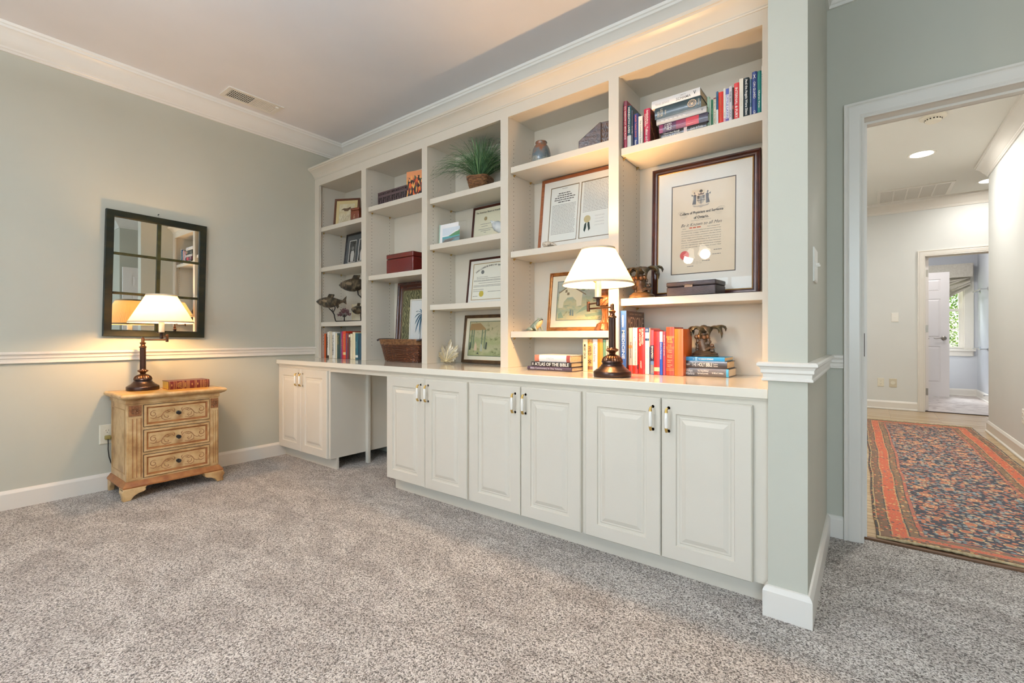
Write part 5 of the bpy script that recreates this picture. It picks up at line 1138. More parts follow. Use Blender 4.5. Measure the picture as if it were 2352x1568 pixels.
# watercolour in a gilt frame, bay 4
def paint(nm, sky, mid, low, dark, sc=9):
    def f(nt, N, L, b):
        tc = N.new('ShaderNodeTexCoord'); sp = N.new('ShaderNodeSeparateXYZ'); L.new(tc.outputs['Generated'], sp.inputs[0])
        n = N.new('ShaderNodeTexNoise'); n.inputs['Scale'].default_value = sc; n.inputs['Detail'].default_value = 6; n.inputs['Distortion'].default_value = 0.8; L.new(tc.outputs['Generated'], n.inputs['Vector'])
        z = mth(N, L, 'ADD', sp.outputs[2], mth(N, L, 'MULTIPLY', mth(N, L, 'SUBTRACT', n.outputs['Fac'], .5), .5))
        c = ramp(N, L, z, [(0.05, low), (0.25, mid), (0.42, low), (0.55, mid), (0.72, sky), (1.0, sky)])
        d = ramp(N, L, n.outputs['Fac'], [(0.30, dark), (0.42, (235, 235, 235)), (1, (255, 255, 255))])
        L.new(mixc(N, L, 0.75, c, d, 'MULTIPLY'), b.inputs['Base Color'])
    return rampmat(nm, f, 0.7)
M_gilt = mat('rubbed_gilt_wood', (178, 124, 66), 0.38, 0.35, col2=(132, 84, 44), nscale=25)
VW, VH = 0.50, 0.358
vv = framed('watercolour of a gabled stone arch in a gilt frame, fourth bay', 2.279, 2.385, SH[4][2], VW, VH, 7.0, 0.024, 0.02, M_gilt, prof='ogee')
op = (0.062, 0.420, 0.066, 0.300); matboard(vv, VW, VH, 0.024, [op], M_matc, line=ink((120, 124, 116)))
pv = sheet(vv, op[0]-.002, op[1]+.002, op[2]-.002, op[3]+.002, paint('watercolour_arch', (178, 182, 170), (168, 178, 152), (204, 192, 148), (110, 130, 120)))
def decal(parent, polys, m, y=0.0071, nm='painted_shape'):
    b = MB()
    for p in polys: b.poly([(x, y, z) for x, z in p])
    return b.build(nm, m, parent, smooth=0)
ax, az = op[0], op[2]
decal(vv, [[(ax+.012, az+.170), (ax+.085, az+.212), (ax+.170, az+.160), (ax+.165, az+.085), (ax+.135, az+.080), (ax+.130, az+.115), (ax+.105, az+.138), (ax+.070, az+.135), (ax+.045, az+.110), (ax+.040, az+.075), (ax+.010, az+.075)]], ink((218, 206, 174)))
decal(vv, [[(ax+.008, az+.168), (ax+.085, az+.214), (ax+.088, az+.208), (ax+.012, az+.162)], [(ax+.083, az+.215), (ax+.195, az+.150), (ax+.192, az+.145), (ax+.082, az+.207)], [(ax+.052, az+.165), (ax+.068, az+.168), (ax+.066, az+.185), (ax+.054, az+.182)], [(ax+.066, az+.150), (ax+.082, az+.150), (ax+.082, az+.166), (ax+.066, az+.166)]], ink((128, 108, 80)), 0.0069)
decal(vv, [[(ax+.090, az+.028), (ax+.104, az+.026), (ax+.102, az+.060), (ax+.092, az+.062)], [(ax+.108, az+.024), (ax+.118, az+.024), (ax+.114, az+.058), (ax+.108, az+.060)]], ink((104, 122, 124)), 0.0069)
decal(vv, [[(ax+.01, az+.01), (ax+.05, az+.015), (ax+.03, az+.05), (ax+.012, az+.04)], [(ax+.13, az+.035), (ax+.20, az+.06), (ax+.24, az+.10), (ax+.18, az+.075)], [(ax+.20, az+.015), (ax+.34, az+.03), (ax+.30, az+.045), (ax+.19, az+.03)]], ink((136, 156, 132)), 0.00705)

# print with thatched shelter, bay 3 counter
M_brownf = mat('antique_brown_frame', (98, 72, 44), 0.35, 0.2, col2=(66, 46, 30), nscale=18)
hp = framed('print of figures under a thatched shelter in an antique brown frame on the countertop', 1.553, 2.397, ZT, 0.46, 0.336, 7.0, 0.024, 0.02, M_brownf, prof='ogee', lip=M_gilt)
op = (0.056, 0.404, 0.052, 0.288); matboard(hp, 0.46, 0.336, 0.024, [op], M_matc, line=ink((110, 122, 100)))
sheet(hp, op[0]-.002, op[1]+.002, op[2]-.002, op[3]+.002, paint('watercolour_shelter', (196, 186, 150), (188, 184, 144), (168, 172, 124), (130, 140, 110)))
ax, az = op[0], op[2]
decal(hp, [[(ax+.000, az+.185), (ax+.010, az+.222), (ax+.095, az+.226), (ax+.150, az+.185), (ax+.145, az+.178), (ax+.0, az+.176)]], ink((164, 132, 88)))
decal(hp, [[(ax+x, az+.05), (ax+x+.010, az+.05), (ax+x+.012, az+.18), (ax+x+.002, az+.18)] for x in (.018, .036, .112, .138)], ink((110, 124, 98)), 0.00705)
decal(hp, [[(ax+.050, az+.035), (ax+.078, az+.035), (ax+.072, az+.078), (ax+.062, az+.098), (ax+.056, az+.078)]], ink((208, 184, 156)), 0.0069)
decal(hp, [[(ax+.004, az+.040), (ax+.020, az+.040), (ax+.017, az+.090), (ax+.008, az+.095)], [(ax+.150, az+.045), (ax+.166, az+.045), (ax+.168, az+.090), (ax+.156, az+.096)], [(ax+.074, az+.014), (ax+.10, az+.010), (ax+.09, az+.024)]], ink((64, 74, 62)), 0.0069)
decal(hp, [[(ax+.105, az+.030), (ax+.128, az+.030), (ax+.124, az+.075), (ax+.110, az+.085)]], ink((166, 176, 160)), 0.0069)

# certificates, bay 3
c3 = framed('certificate with gold seal and arched heading in a dark frame, third bay', 1.596, 2.400, SH[3][2], 0.44, 0.325, 7.1, 0.015, 0.015, M_walnut)
op = (0.045, 0.398, 0.036, 0.286); matboard(c3, 0.44, 0.325, 0.015, [op], M_matw, line=ink((170, 140, 90)))
sheet(c3, op[0]-.002, op[1]+.002, op[2]-.002, op[3]+.002, M_paper)
s_ = 'State Licensing Board for the Healing Arts'; cxc = 0.222; rad = 0.30
for i, chh in enumerate(s_):
    if chh == ' ': continue
    a = math.radians(-31+62*i/(len(s_)-1)); cz_ = 0.270-rad+rad*math.cos(a); cx_ = cxc+rad*math.sin(a)*0.98
    t = text(c3, chh, -0.0040, 0.0040, -0.0062, 0.0062, M_ink, 0.0070, name='heading_letter', bold=0.02, keep=True)
    if t: t.location = (cx_, 0, cz_); t.rotation_euler = (0, a, 0)
b = MB(); b.lathe([(0.001, 0), (0.014, 0), (0.014, 0.0003), (0.001, 0.0003)], (0.130, 0.0070, 0.227), 24, M=Matrix.Rotation(PI/2, 3, 'X')); b.build('emblem', ink((128, 128, 128)), c3)
text(c3, 'TRUTH & WORD OF THE BOARD', 0.078, 0.180, 0.190, 0.195, M_ink, 0.007)
b = MB()
for zz, xa, xb in ((.180, .08, .33), (.168, .055, .38), (.162, .055, .30), (.148, .10, .30), (.132, .055, .38), (.124, .055, .30), (.104, .055, .15), (.092, .055, .15), (.086, .19, .33), (.058, .055, .10)): bars(b, xa, xb, zz, 0.003, 0.0068, rndt, 0, .004, .014, .002)
b.build('text_lines', M_inkl, c3, smooth=0)
b = MB(); b.lathe([(0.001, 0), (0.021, 0), (0.020, 0.0006), (0.001, 0.0008)], (0.132, 0.0069, 0.075), 24, M=Matrix.Rotation(PI/2, 3, 'X'), flute=(1, 2, .04, 12)); b.build('gold_seal', mat('yellow_gold_foil', (206, 186, 80), 0.4, 0.2), c3)
c4 = framed('cream certificate in a thin dark red-brown frame, upper shelf of the third bay', 1.634, 2.409, SH[3][1], 0.42, 0.268, 6.4, 0.016, 0.016, M_walnut)
sheet(c4, 0.014, 0.406, 0.014, 0.254, mat('ivory_certificate', (232, 226, 202), 0.7))
text(c4, 'The American Board of Anesthesiology', 0.028, 0.300, 0.216, 0.232, M_ink, 0.007, bold=0.02)
b = MB(); b.lathe([(0.001, 0), (0.014, 0), (0.013, 0.0003), (0.001, 0.0003)], (0.118, 0.0070, 0.178), 24, M=Matrix.Rotation(PI/2, 3, 'X')); b.build('round_seal', ink((170, 150, 110)), c4)
b = MB()
for zz, xa, xb in ((.140, .075, .18), (.124, .085, .14), (.104, .060, .20), (.092, .080, .17), (.080, .110, .13)): bars(b, xa, xb, zz, 0.003, 0.0068, rndt, 0, .004, .014, .002)
b.build('text_lines', M_inkl, c4, smooth=0)

# acrylic seascape, bay 3
ac = framed('small clear acrylic block with a seascape print, third bay', 1.405, 2.285, SH[3][1], 0.255, 0.150, 3.0, 0.003, 0.018, M_glass, glass=False, cat='picture', name='acrylic_print')
ac.location.x = 1.445
for o in list(ac.children):
    if o.name.startswith('backing'): bpy.data.objects.remove(o)
b = MB(); b.box(0.0, 0.012, 0.001, 0.019, 0, 0.15); b.build('clear_edge', mat('pale_green_acrylic', (176, 200, 186), 0.1), ac, bevel=0.001)
sheet(ac, 0.012, 0.218, 0.003, 0.147, mat('white_card', (240, 240, 242), 0.5), 0.002, 'card'); ac.children[0].scale = (0.86, 1, 1)
decal(ac, [[(.035, .020), (.200, .020), (.200, .050), (.035, .050)]], ink((126, 152, 158)), 0.0018); decal(ac, [[(.035, .046), (.100, .046), (.200, .046), (.200, .062), (.035, .058)]], ink((92, 164, 172)), 0.0017)
decal(ac, [[(.095, .060), (.130, .072), (.160, .082), (.200, .090), (.200, .060), (.120, .056)]], ink((92, 138, 98)), 0.0016); decal(ac, [[(.035, .018), (.120, .022), (.160, .034), (.110, .042), (.060, .036)], [(.120, .040), (.198, .044), (.198, .050), (.130, .046)]], ink((112, 104, 98)), 0.0015)
decal(ac, [[(.035, .066), (.105, .066), (.150, .090), (.200, .096), (.200, .118), (.035, .118)]], ink((214, 224, 234)), 0.00175)

# bay 1: bird print, photo frame
bf = framed('print of a bird over grasses in a brown frame on the top left shelf', 0.165, 2.262, SH[1][0], 0.232, 0.252, 7, 0.018, 0.016, mat('brown_walnut_frame', (84, 46, 28), 0.35), rz=math.radians(28))
matboard(bf, 0.232, 0.252, 0.018, [(0.045, 0.187, 0.030, 0.205)], mat('buff_mat', (214, 192, 140), 0.8)); sheet(bf, 0.043, 0.189, 0.028, 0.207, mat('cream_print', (226, 216, 190), 0.7, col2=(206, 190, 150), nscale=20))
b = MB()
for k in range(26): x = 0.055+0.005*k; b.tube([(x, 0.0068, 0.032), (x+rndt.uniform(-.006, .012), 0.0068, 0.06+rndt.random()*.03), (x+rndt.uniform(.0, .03), 0.0068, 0.09+rndt.random()*.03)], 0.0006, 5, flat=.3)
b.build('painted_grass', ink((150, 112, 60)), bf, smooth=0)
decal(bf, [[(.062, .150), (.085, .166), (.120, .165), (.150, .178), (.152, .160), (.126, .140), (.095, .140), (.085, .152)]], ink((104, 76, 50)), 0.0069)
pf = framed('black frame holding two black-and-white portraits, second shelf of the leftmost bay', 0.160, 2.361, SH[1][1], 0.36, 0.306, 6.7, 0.018, 0.016, mat('satin_black_frame', (26, 22, 24), 0.3))
op1, op2 = (0.060, 0.155, 0.050, 0.240), (0.200, 0.295, 0.050, 0.240); matboard(pf, 0.36, 0.306, 0.018, [op1, op2], mat('slate_mat', (92, 96, 100), 0.8), line=M_matw)
for o2 in (op1, op2): sheet(pf, o2[0]-.002, o2[1]+.002, o2[2]-.002, o2[3]+.002, mat('dark_photo', (54, 54, 54), 0.4, col2=(92, 92, 92), nscale=30))
for o2 in (op1, op2):
    decal(pf, [[(o2[0]+.028, .055), (o2[0]+.072, .055), (o2[0]+.078, .120), (o2[0]+.068, .150), (o2[0]+.034, .150), (o2[0]+.024, .120)]], ink((212, 208, 204)), 0.0071); decal(pf, [[(o2[0]+.040+.014*math.cos(a*PI/5)+.01, .172+.018*math.sin(a*PI/5)) for a in range(10)]], ink((150, 146, 142)), 0.0070)

# bay 2: big frame with marbled mat, palm print in front
def _marb(nt, N, L, b):
    tc = N.new('ShaderNodeTexCoord'); w = N.new('ShaderNodeTexWave'); w.inputs['Scale'].default_value = 14; w.inputs['Distortion'].default_value = 14; w.inputs['Detail'].default_value = 2; w.inputs['Detail Scale'].default_value = 1.2; L.new(tc.outputs['Object'], w.inputs['Vector'])
    L.new(ramp(N, L, w.outputs['Fac'], [(0, (78, 76, 48)), (.6, (104, 100, 66)), (1, (156, 150, 108))]), b.inputs['Base Color'])
M_marb = rampmat('green_marbled_paper', _marb, 0.6)
bfr = framed('large dark mahogany frame with green marbled mat leaning behind the wicker basket', 0.815, 2.398, ZT, 0.52, 0.614, 3.5, 0.068, 0.028, mat('mahogany', (52, 22, 16), 0.25, coat=0.4, col2=(76, 34, 24), nscale=14), prof='ogee', lip=mat('dark_beaded_slip', (96, 66, 42), 0.4, bump=1, bscale=200))
sheet(bfr, 0.066, 0.454, 0.066, 0.548, M_marb, 0.0085)
pc = framed('framed print of a blue palm tree standing in front of the marbled mat', 1.001, 2.381, ZT, 0.235, 0.473, 3.4, 0.010, 0.012, mat('cream_thin_frame', (232, 226, 214), 0.5))
sheet(pc, 0.009, 0.226, 0.009, 0.464, mat('white_print_paper', (236, 236, 236), 0.6))
b = MB(); b.tube([(0.120, 0.0068, 0.06), (0.126, 0.0068, 0.18), (0.134, 0.0068, 0.30), (0.142, 0.0068, 0.36)], [0.006, 0.004, 0.004, 0.005], 6, 1, flat=.1)
for a, L_ in ((200, .085), (168, .088), (140, .10), (112, .09), (80, .10), (48, .10), (15, .09), (232, .12), (255, .11), (310, .11), (340, .10)):
    a = math.radians(a); P = []
    for q in range(7):
        t = q/6; P.append((0.142+L_*t*math.cos(a), 0.0066, 0.36+L_*t*math.sin(a)-0.05*t*t))
    b.tube(P, [0.003, .009, .012, .012, .010, .007, .001], 6, 0, flat=.04)
b.tube([(0.06, .0068, .064), (.11, .0068, .070), (.17, .0068, .060)], 0.003, 5, 1, flat=.2)
b.build('painted_palm', [ink((86, 126, 150)), ink((112, 112, 112))], pc, smooth=0)

# canvas with abstract figures, bay 2 top shelf
cv = thing('canvas_print', 'orange canvas of abstract crowded figures with black edges, second bay', 'canvas', (1.168, 2.225, SH[2][0]+0.0005), (0, 0, math.radians(14)))
def _fig(nt, N, L, b):
    tc = N.new('ShaderNodeTexCoord'); sp = N.new('ShaderNodeSeparateXYZ'); L.new(tc.outputs['Generated'], sp.inputs[0])
    mp = N.new('ShaderNodeMapping'); mp.inputs['Scale'].default_value = (13, 1, 6); L.new(tc.outputs['Generated'], mp.inputs[0])
    v = N.new('ShaderNodeTexVoronoi'); v.inputs['Scale'].default_value = 1.0; L.new(mp.outputs[0], v.inputs['Vector']); sc_ = N.new('ShaderNodeSeparateColor'); L.new(v.outputs['Color'], sc_.inputs[0])
    c = ramp(N, L, sc_.outputs[0], [(0, (30, 22, 22)), (.34, (216, 96, 46)), (.52, (236, 170, 90)), (.66, (122, 46, 34)), (.86, (70, 84, 60))], True)
    top = mth(N, L, 'GREATER_THAN', mth(N, L, 'ADD', sp.outputs[2], mth(N, L, 'MULTIPLY', sc_.outputs[1], .25)), 0.86)
    L.new(mixc(N, L, top, c, lin((222, 146, 96))), b.inputs['Base Color'])
M_fig = rampmat('crowded_figures_painting', _fig, 0.6)
b = MB(); b.box(0, 0.145, 0.0, 0.028, 0, 0.188); b.build('stretcher', M_black, cv, smooth=0)
b = MB(); b.box(0.0, 0.145, -0.0012, -0.0001, 0, 0.188); b.build('painted_face', M_fig, cv, smooth=0)

# ------------------------------------------------------------------ boxes
def boxobj(name, label, cat, x0, y, z, w, d, h, m, rz=0, bev=0.004, lid=None):
    r = thing(name, label, cat, (x0, y, z+0.0005), (0, 0, rz)); hh = h*(1-(lid or 0))
    b = MB(); b.box(0, w, 0, d, 0, hh-0.001 if lid else h); b.build('box_body', m, r, bevel=bev)
    if lid: b = MB(); b.box(-0.0008, w+0.0008, -0.0008, d+0.0008, hh, h); b.build('lid', m, r, bevel=bev)
    return r
M_redwood = mat('red_brown_wood', (104, 48, 30), 0.3, coat=0.3, col2=(128, 64, 40), nscale=10)
wb = boxobj('wooden_box', 'small red-brown wooden cube box in front of the bird print', 'box', 0.470, 2.220, SH[1][0], 0.092, 0.09, 0.105, M_redwood, math.radians(10), 0.006, 0.2)
b = MB()
for k, (xx, zz) in enumerate(((.035, .018), (.045, .018), (.038, .026), (.046, .027), (.040, .036), (.044, .044))): b.box(xx, xx+.005, -0.0012, -0.0004, zz, zz+.005)
b.build('inlay', ink((206, 186, 150)), wb, smooth=0)
boxobj('wooden_box', 'glossy burgundy wooden box on the middle shelf of the second bay', 'box', 0.925, 2.230, SH[2][1], 0.305, 0.16, 0.148, mat('burgundy_lacquer', (92, 16, 14), 0.2, coat=0.4), 0, 0.006, 0.25)
lb_ = thing('lattice_box', 'dark carved lattice box on the top shelf of the second bay', 'box', (0.772, 2.268, SH[2][0]+0.0005)); M_latt = mat('dark_carved_wood', (44, 34, 36), 0.45)
LW, LD, LH = 0.375, 0.12, 0.120
b = MB(); b.box(0.004, LW-0.004, 0.004, LD, 0, LH-0.004); b.build('inner_box', mat('darker_wood', (28, 20, 22), 0.5), lb_, smooth=0)
b = MB(); 
for zz in (0, 0.078, 0.086, LH-0.008): b.box(0, LW, 0, 0.006, zz, zz+0.007)
nc = 7
for k in range(nc+1): xx = (LW-0.006)*k/nc; b.box(xx, xx+0.006, 0, 0.0055, 0, LH)
for k in range(nc):
    xa, xb = (LW-0.006)*k/nc+0.006, (LW-0.006)*(k+1)/nc
    for z0_, z1_ in ((0.007, 0.078),):
        for (p, q) in (((xa, z0_), (xb, z1_)), ((xa, z1_), (xb, z0_)), ((xa, (z0_+z1_)/2), (xb, (z0_+z1_)/2)), (((xa+xb)/2, z0_), ((xa+xb)/2, z1_))): b.tube([(p[0], 0.003, p[1]), (q[0], 0.003, q[1])], 0.0016, 5)
    b.tube([(xa, 0.003, 0.093), (xb, 0.003, 0.112)], 0.0016, 5); b.tube([(xa, 0.003, 0.112), (xb, 0.003, 0.093)], 0.0016, 5)
b.box(-0.001, LW+0.001, -0.001, LD+0.001, LH-0.003, LH); b.build('lattice', mat('mauve_brown_lattice', (104, 84, 86), 0.45), lb_, smooth=0)
bx = boxobj('leather_box', 'worn black leather box with a brass clasp in front of the diploma', 'box', 3.062, 2.235, SH[5][1], 0.232, 0.125, 0.068, mat('worn_black_leather', (40, 33, 37), 0.38, bump=0.5, bscale=150, col2=(58, 48, 52), nscale=30), math.radians(-6), 0.005, 0.33)
b = MB(); b.box(0.090, 0.128, -0.003, -0.001, 0.040, 0.052); b.tube([(.085, -.004, .050), (.100, -.006, .053), (.118, -.005, .050), (.132, -.004, .053)], 0.002, 6); b.build('clasp', mat('tarnished_brass', (150, 128, 110), 0.4, 0.7), bx)
# wedge box, bay 4 top: slant-topped carved box
wz = SH[4][0]; wx = thing('carved_box', 'dark brown carved slant-topped box on the top shelf of the fourth bay', 'box', (2.592, 2.215, wz+0.0005), (0, 0, math.radians(12)))
M_cw = mat('dark_embossed_wood', (48, 30, 20), 0.4, bump=1.0, bscale=70, col2=(84, 54, 36), nscale=50)
b = MB(); b.prism([(0, 0, 0), (0.125, 0, 0), (0.125, 0, 0.125), (0.118, 0, 0.128), (0, 0, 0.045)], (0, 0.17, 0)); b.box(0.125, 0.175, 0.0, 0.17, 0, 0.125); b.build('box_body', M_cw, wx, bevel=0.003)
b = MB()
for k in range(3):
    for q in range(4): a = 0.4+q*0.7; b.tube([(0.131+0.013*k+0.004*math.cos(t*.9+q), -0.0012, 0.02+0.028*q+0.010*math.sin(t*.9+k)) for t in range(6)], 0.0018, 5)
b.build('carving', mat('worn_brown_highlight', (120, 84, 58), 0.4), wx)

# ------------------------------------------------------------------ wicker basket and plant pot
def wicker(mb, z0, z1, w0, d0, w1, d1, rows, amp, r, npt=72, m=0, corner=0.25, m2=None):
    def outline(w, d, t):
        a = 2*PI*t; e = 0.42; c_, s_ = math.cos(a), math.sin(a)
        return math.copysign(abs(c_)**e, c_)*w/2, math.copysign(abs(s_)**e, s_)*d/2
    for k in range(rows):
        f = k/(rows-1); w = w0+(w1-w0)*f; d = d0+(d1-d0)*f; z = z0+(z1-z0)*f; P = []
        for i in range(npt):
            x, y = outline(w, d, i/npt); n = Vector((x, y, 0)).normalized(); o = amp*(1 if (i//2+k) % 2 else -1)
            P.append((x+n.x*o, y+n.y*o, z))
        mb.tube(P, r, 5, m2 if (m2 is not None and k % 3 == 0) else m, closed=True)
    for i in range(0, npt, 4):
        P = []
        for f in (0, .33, .66, 1):
            w = w0+(w1-w0)*f; d = d0+(d1-d0)*f; x, y = outline(w-r, d-r, (i+1)/npt); P.append((x, y, z0+(z1-z0)*f))
        mb.tube(P, r*0.9, 5, m)
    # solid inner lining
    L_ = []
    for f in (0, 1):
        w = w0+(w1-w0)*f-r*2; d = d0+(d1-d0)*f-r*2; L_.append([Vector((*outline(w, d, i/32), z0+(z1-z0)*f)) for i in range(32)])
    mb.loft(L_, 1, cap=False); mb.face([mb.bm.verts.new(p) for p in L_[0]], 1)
M_wick = mat('brown_wicker', (96, 52, 30), 0.4, col2=(128, 76, 44), nscale=60, col3=(72, 38, 24), coat=0.2)
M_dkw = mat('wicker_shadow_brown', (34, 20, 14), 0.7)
M_wick2 = mat('tan_wicker_rim', (146, 104, 66), 0.5, col2=(96, 60, 36), nscale=50)
bk = thing('wicker_basket', 'dark brown wicker basket standing on the countertop in the second bay', 'basket', (1.108, 2.270, ZT+0.0005), (0, 0, math.radians(-2))); bk.scale = (0.97, 0.95, 1.0)
b = MB(); wicker(b, 0.004, 0.125, 0.40, 0.145, 0.48, 0.182, 15, 0.0030, 0.0036, 88); b.build('woven_body', [M_wick, M_dkw], bk, smooth=60)
b = MB(); wicker(b, 0.130, 0.160, 0.485, 0.186, 0.50, 0.198, 4, 0.003, 0.0048, 88); b.build('braided_rim', [M_wick2, M_dkw], bk, smooth=60)
b = MB()
for s_ in (-1, 1): b.tube([(s_*0.235, -0.095, 0.157), (s_*0.262, -0.065, 0.162), (s_*0.268, 0, 0.163), (s_*0.262, 0.065, 0.162), (s_*0.235, 0.095, 0.157)], 0.008, 8)
b.build('side_handle', mat('near_black_wicker', (44, 26, 20), 0.4), bk)
pp = thing('potted_grass', 'tufted green ornamental grass in a square woven pot on the top of the third bay', 'potted plant', (1.800, 2.315, SH[3][0]+0.0005), (0, 0, math.radians(18)))
b = MB(); wicker(b, 0.003, 0.095, 0.105, 0.105, 0.150, 0.150, 10, 0.002, 0.0052, 40); b.build('woven_pot', [mat('chunky_brown_rattan', (96, 62, 38), 0.5, col2=(136, 98, 62), nscale=60), M_dkw], pp, smooth=60)
b = MB(); b.box(-0.06, 0.06, -0.06, 0.06, 0.075, 0.086); b.build('soil', mat('dark_moss', (46, 40, 26), 0.9, bump=1), pp)
b = MB(); rg_ = random.Random(5)
WLb = (1.4405-1.800, 2.081-1.800)
for k in range(820):
    a = rg_.uniform(0, 2*PI); spread = rg_.random()**0.7; L_ = rg_.uniform(.24, .42); base = Vector((0.035*math.cos(a)*rg_.random(), 0.035*math.sin(a)*rg_.random(), 0.08))
    out = spread*rg_.uniform(0.12, 0.42); P = []; w_ = rg_.uniform(.0012, .0024); mi = rg_.choice((0, 0, 1, 2))
    for q in range(6):
        t = q/5; rr = out*t**1.25; zz = L_*(t*(1.05-0.28*spread)-0.60*spread*t**2.6)
        P.append(base+Vector((rr*math.cos(a)*1.15, rr*math.sin(a)*0.5, zz)))
    R_ = Matrix.Rotation(math.radians(18), 3, 'Z'); ok = []
    for p in P:
        q = R_ @ p
        q.x = max(WLb[0]+0.008, min(WLb[1]-0.010, q.x)); q.y = max(-0.125, min(0.115, q.y)); q.z = min(q.z, 0.348)
        inner = abs(q.x) < 0.09 and abs(q.y) < 0.09
        q.z = max(q.z, 0.10 if inner else 0.006)
        ok.append(R_.inverted() @ q)
    side = Vector((-math.sin(a), math.cos(a), 0))*w_
    ring = []
    prev = None
    for i, p in enumerate(ok):
        s2 = side*(1-(i/5)**1.5*0.9)
        cur = (b.bm.verts.new(p-s2), b.bm.verts.new(p+Vector((0, 0, w_*.5))), b.bm.verts.new(p+s2))
        if prev: b.face([prev[0], prev[1], cur[1], cur[0]], mi); b.face([prev[1], prev[2], cur[2], cur[1]], mi)
        prev = cur
gr_o = b.build('grass_blades', [mat('blade_green', (64, 104, 60), 0.5), mat('blade_light_green', (122, 156, 104), 0.5), mat('blade_dark_green', (40, 72, 44), 0.5)], pp, smooth=0); gr_o['kind'] = 'stuff'

# ------------------------------------------------------------------ ornaments
# glazed vase
vs_ = thing('vase', 'small blue and brown glazed pottery vase on the top shelf of the fourth bay', 'vase', (2.294, 2.300, SH[4][0]+0.0005))
def _glz(nt, N, L, b):
    tc = N.new('ShaderNodeTexCoord'); sp = N.new('ShaderNodeSeparateXYZ'); L.new(tc.outputs['Generated'], sp.inputs[0]); n = N.new('ShaderNodeTexNoise'); n.inputs['Scale'].default_value = 5; n.inputs['Detail'].default_value = 5; L.new(tc.outputs['Generated'], n.inputs['Vector'])
    L.new(ramp(N, L, mth(N, L, 'ADD', sp.outputs[2], mth(N, L, 'MULTIPLY', mth(N, L, 'SUBTRACT', n.outputs['Fac'], .5), 1.0)), [(0.1, (150, 150, 140)), (.35, (84, 100, 108)), (.6, (100, 104, 104)), (.78, (132, 78, 52)), (1, (98, 84, 72))]), b.inputs['Base Color']); b.inputs['Coat Weight'].default_value = .5
M_glaze = rampmat('drip_glaze', _glz, 0.2)
b = MB(); b.lathe([(0.001, 0), (0.050, 0), (0.056, 0.01), (0.058, 0.04), (0.056, 0.07), (0.050, 0.098), (0.041, 0.118), (0.034, 0.126), (0.033, 0.130), (0.036, 0.138), (0.034, 0.144), (0.028, 0.145), (0.026, 0.12), (0.001, 0.10)], (0, 0, 0), 40); b.build('vase_body', M_glaze, vs_)

# fish sculpture
fs = thing('fish_sculpture', 'bronze sculpture of three fish on branching stems in the leftmost bay', 'sculpture', (0.0, 0.0, 0.0))
M_fish = mat('mottled_bronze_fish', (44, 36, 28), 0.32, 0.5, col2=(116, 102, 80), nscale=26, contrast=(.45, .68)); M_stem = mat('blackened_iron', (34, 30, 30), 0.4, 0.5)
def fish(c, L_, H_, ang, flip=1):
    c = Vector(c); b = MB(); M_ = Matrix.Rotation(ang, 3, 'Y')
    prof = [(0, .02), (.03, .10), (.10, .25), (.20, .38), (.32, .47), (.45, .50), (.58, .44), (.70, .32), (.80, .19), (.86, .13), (.90, .12)]
    path = [c+M_ @ Vector(((t-.5)*L_*flip, 0, -0.01*math.sin(PI*t))) for t, r in prof]; b.ell(path, [(H_*r*.42, H_*r) for t, r in prof], 16)
    def fin(pts, th=0.003, m=0):
        b.prism([c+M_ @ Vector(((x-.5)*L_*flip, -th/2, z*H_)) for x, z in pts], M_ @ Vector((0, th, 0)), m)
    fin([(.88, .10), (1.0, .42), (.985, .10), (1.0, -.30), (.88, -.10)]); fin([(.36, .28), (.44, .66), (.60, .62), (.62, .54), (.56, .26)]); fin([(.64, -.28), (.72, -.66), (.77, -.52), (.74, -.16)])
    for s_ in (-1, 1):
        b.prism([c+M_ @ Vector(((x-.5)*L_*flip, s_*H_*.19, z*H_)) for x, z in ((.26, .08), (.34, .16), (.46, .04), (.44, -.10), (.32, -.06))], M_ @ Vector((0, s_*0.005, 0)), 1)
        b.ball(c+M_ @ Vector(((.09-.5)*L_*flip, s_*H_*.10, .10*H_)), H_*.045, 1, 8)
        for g in (.14, .18, .22): b.tube([c+M_ @ Vector(((g+.02*math.cos(a)-.5)*L_*flip, s_*(H_*(.16+.02*(g-.14)/.04)*math.cos(a*.8)), a*.22*H_)) for a in (-1.2, -.6, 0, .6, 1.2)], 0.0016, 5, 1)
    return b
fish((0.300, 2.150, 1.262), 0.45, 0.092, math.radians(2)).build('fish', [M_fish, mat('pale_bronze_highlight', (150, 132, 108), 0.35, 0.5)], fs)
fish((0.430, 2.300, 1.412), 0.50, 0.112, math.radians(1)).build('fish', [M_fish, MATS['pale_bronze_highlight']], fs)
fish((0.525, 2.262, 1.198), 0.21, 0.072, math.radians(-2)).build('fish', [M_fish, MATS['pale_bronze_highlight']], fs)
zs_ = SH[1][2]
b = MB(); b.tube([(0.27, 2.215, zs_+0.005), (0.30, 2.225, zs_+0.005), (0.47, 2.262, zs_+0.005), (0.56, 2.275, zs_+0.005)], 0.0045, 8)
b.tube([(0.27, 2.214, zs_+0.005), (0.268, 2.205, zs_+0.035), (0.277, 2.196, zs_+0.060), (0.266, 2.19, zs_+0.080), (0.252, 2.185, zs_+0.095), (0.232, 2.178, zs_+0.110), (0.228, 2.172, zs_+0.135)], [0.0045, .0045, .005, .005, .0045, .004, .004], 8)
b.tube([(0.268, 2.190, zs_+0.078), (0.300, 2.184, zs_+0.100), (0.318, 2.178, zs_+0.112), (0.322, 2.170, zs_+0.140)], 0.004, 8); b.tube([(0.262, 2.188, zs_+0.084), (0.266, 2.186, zs_+0.110)], [0.004, 0.002], 8)
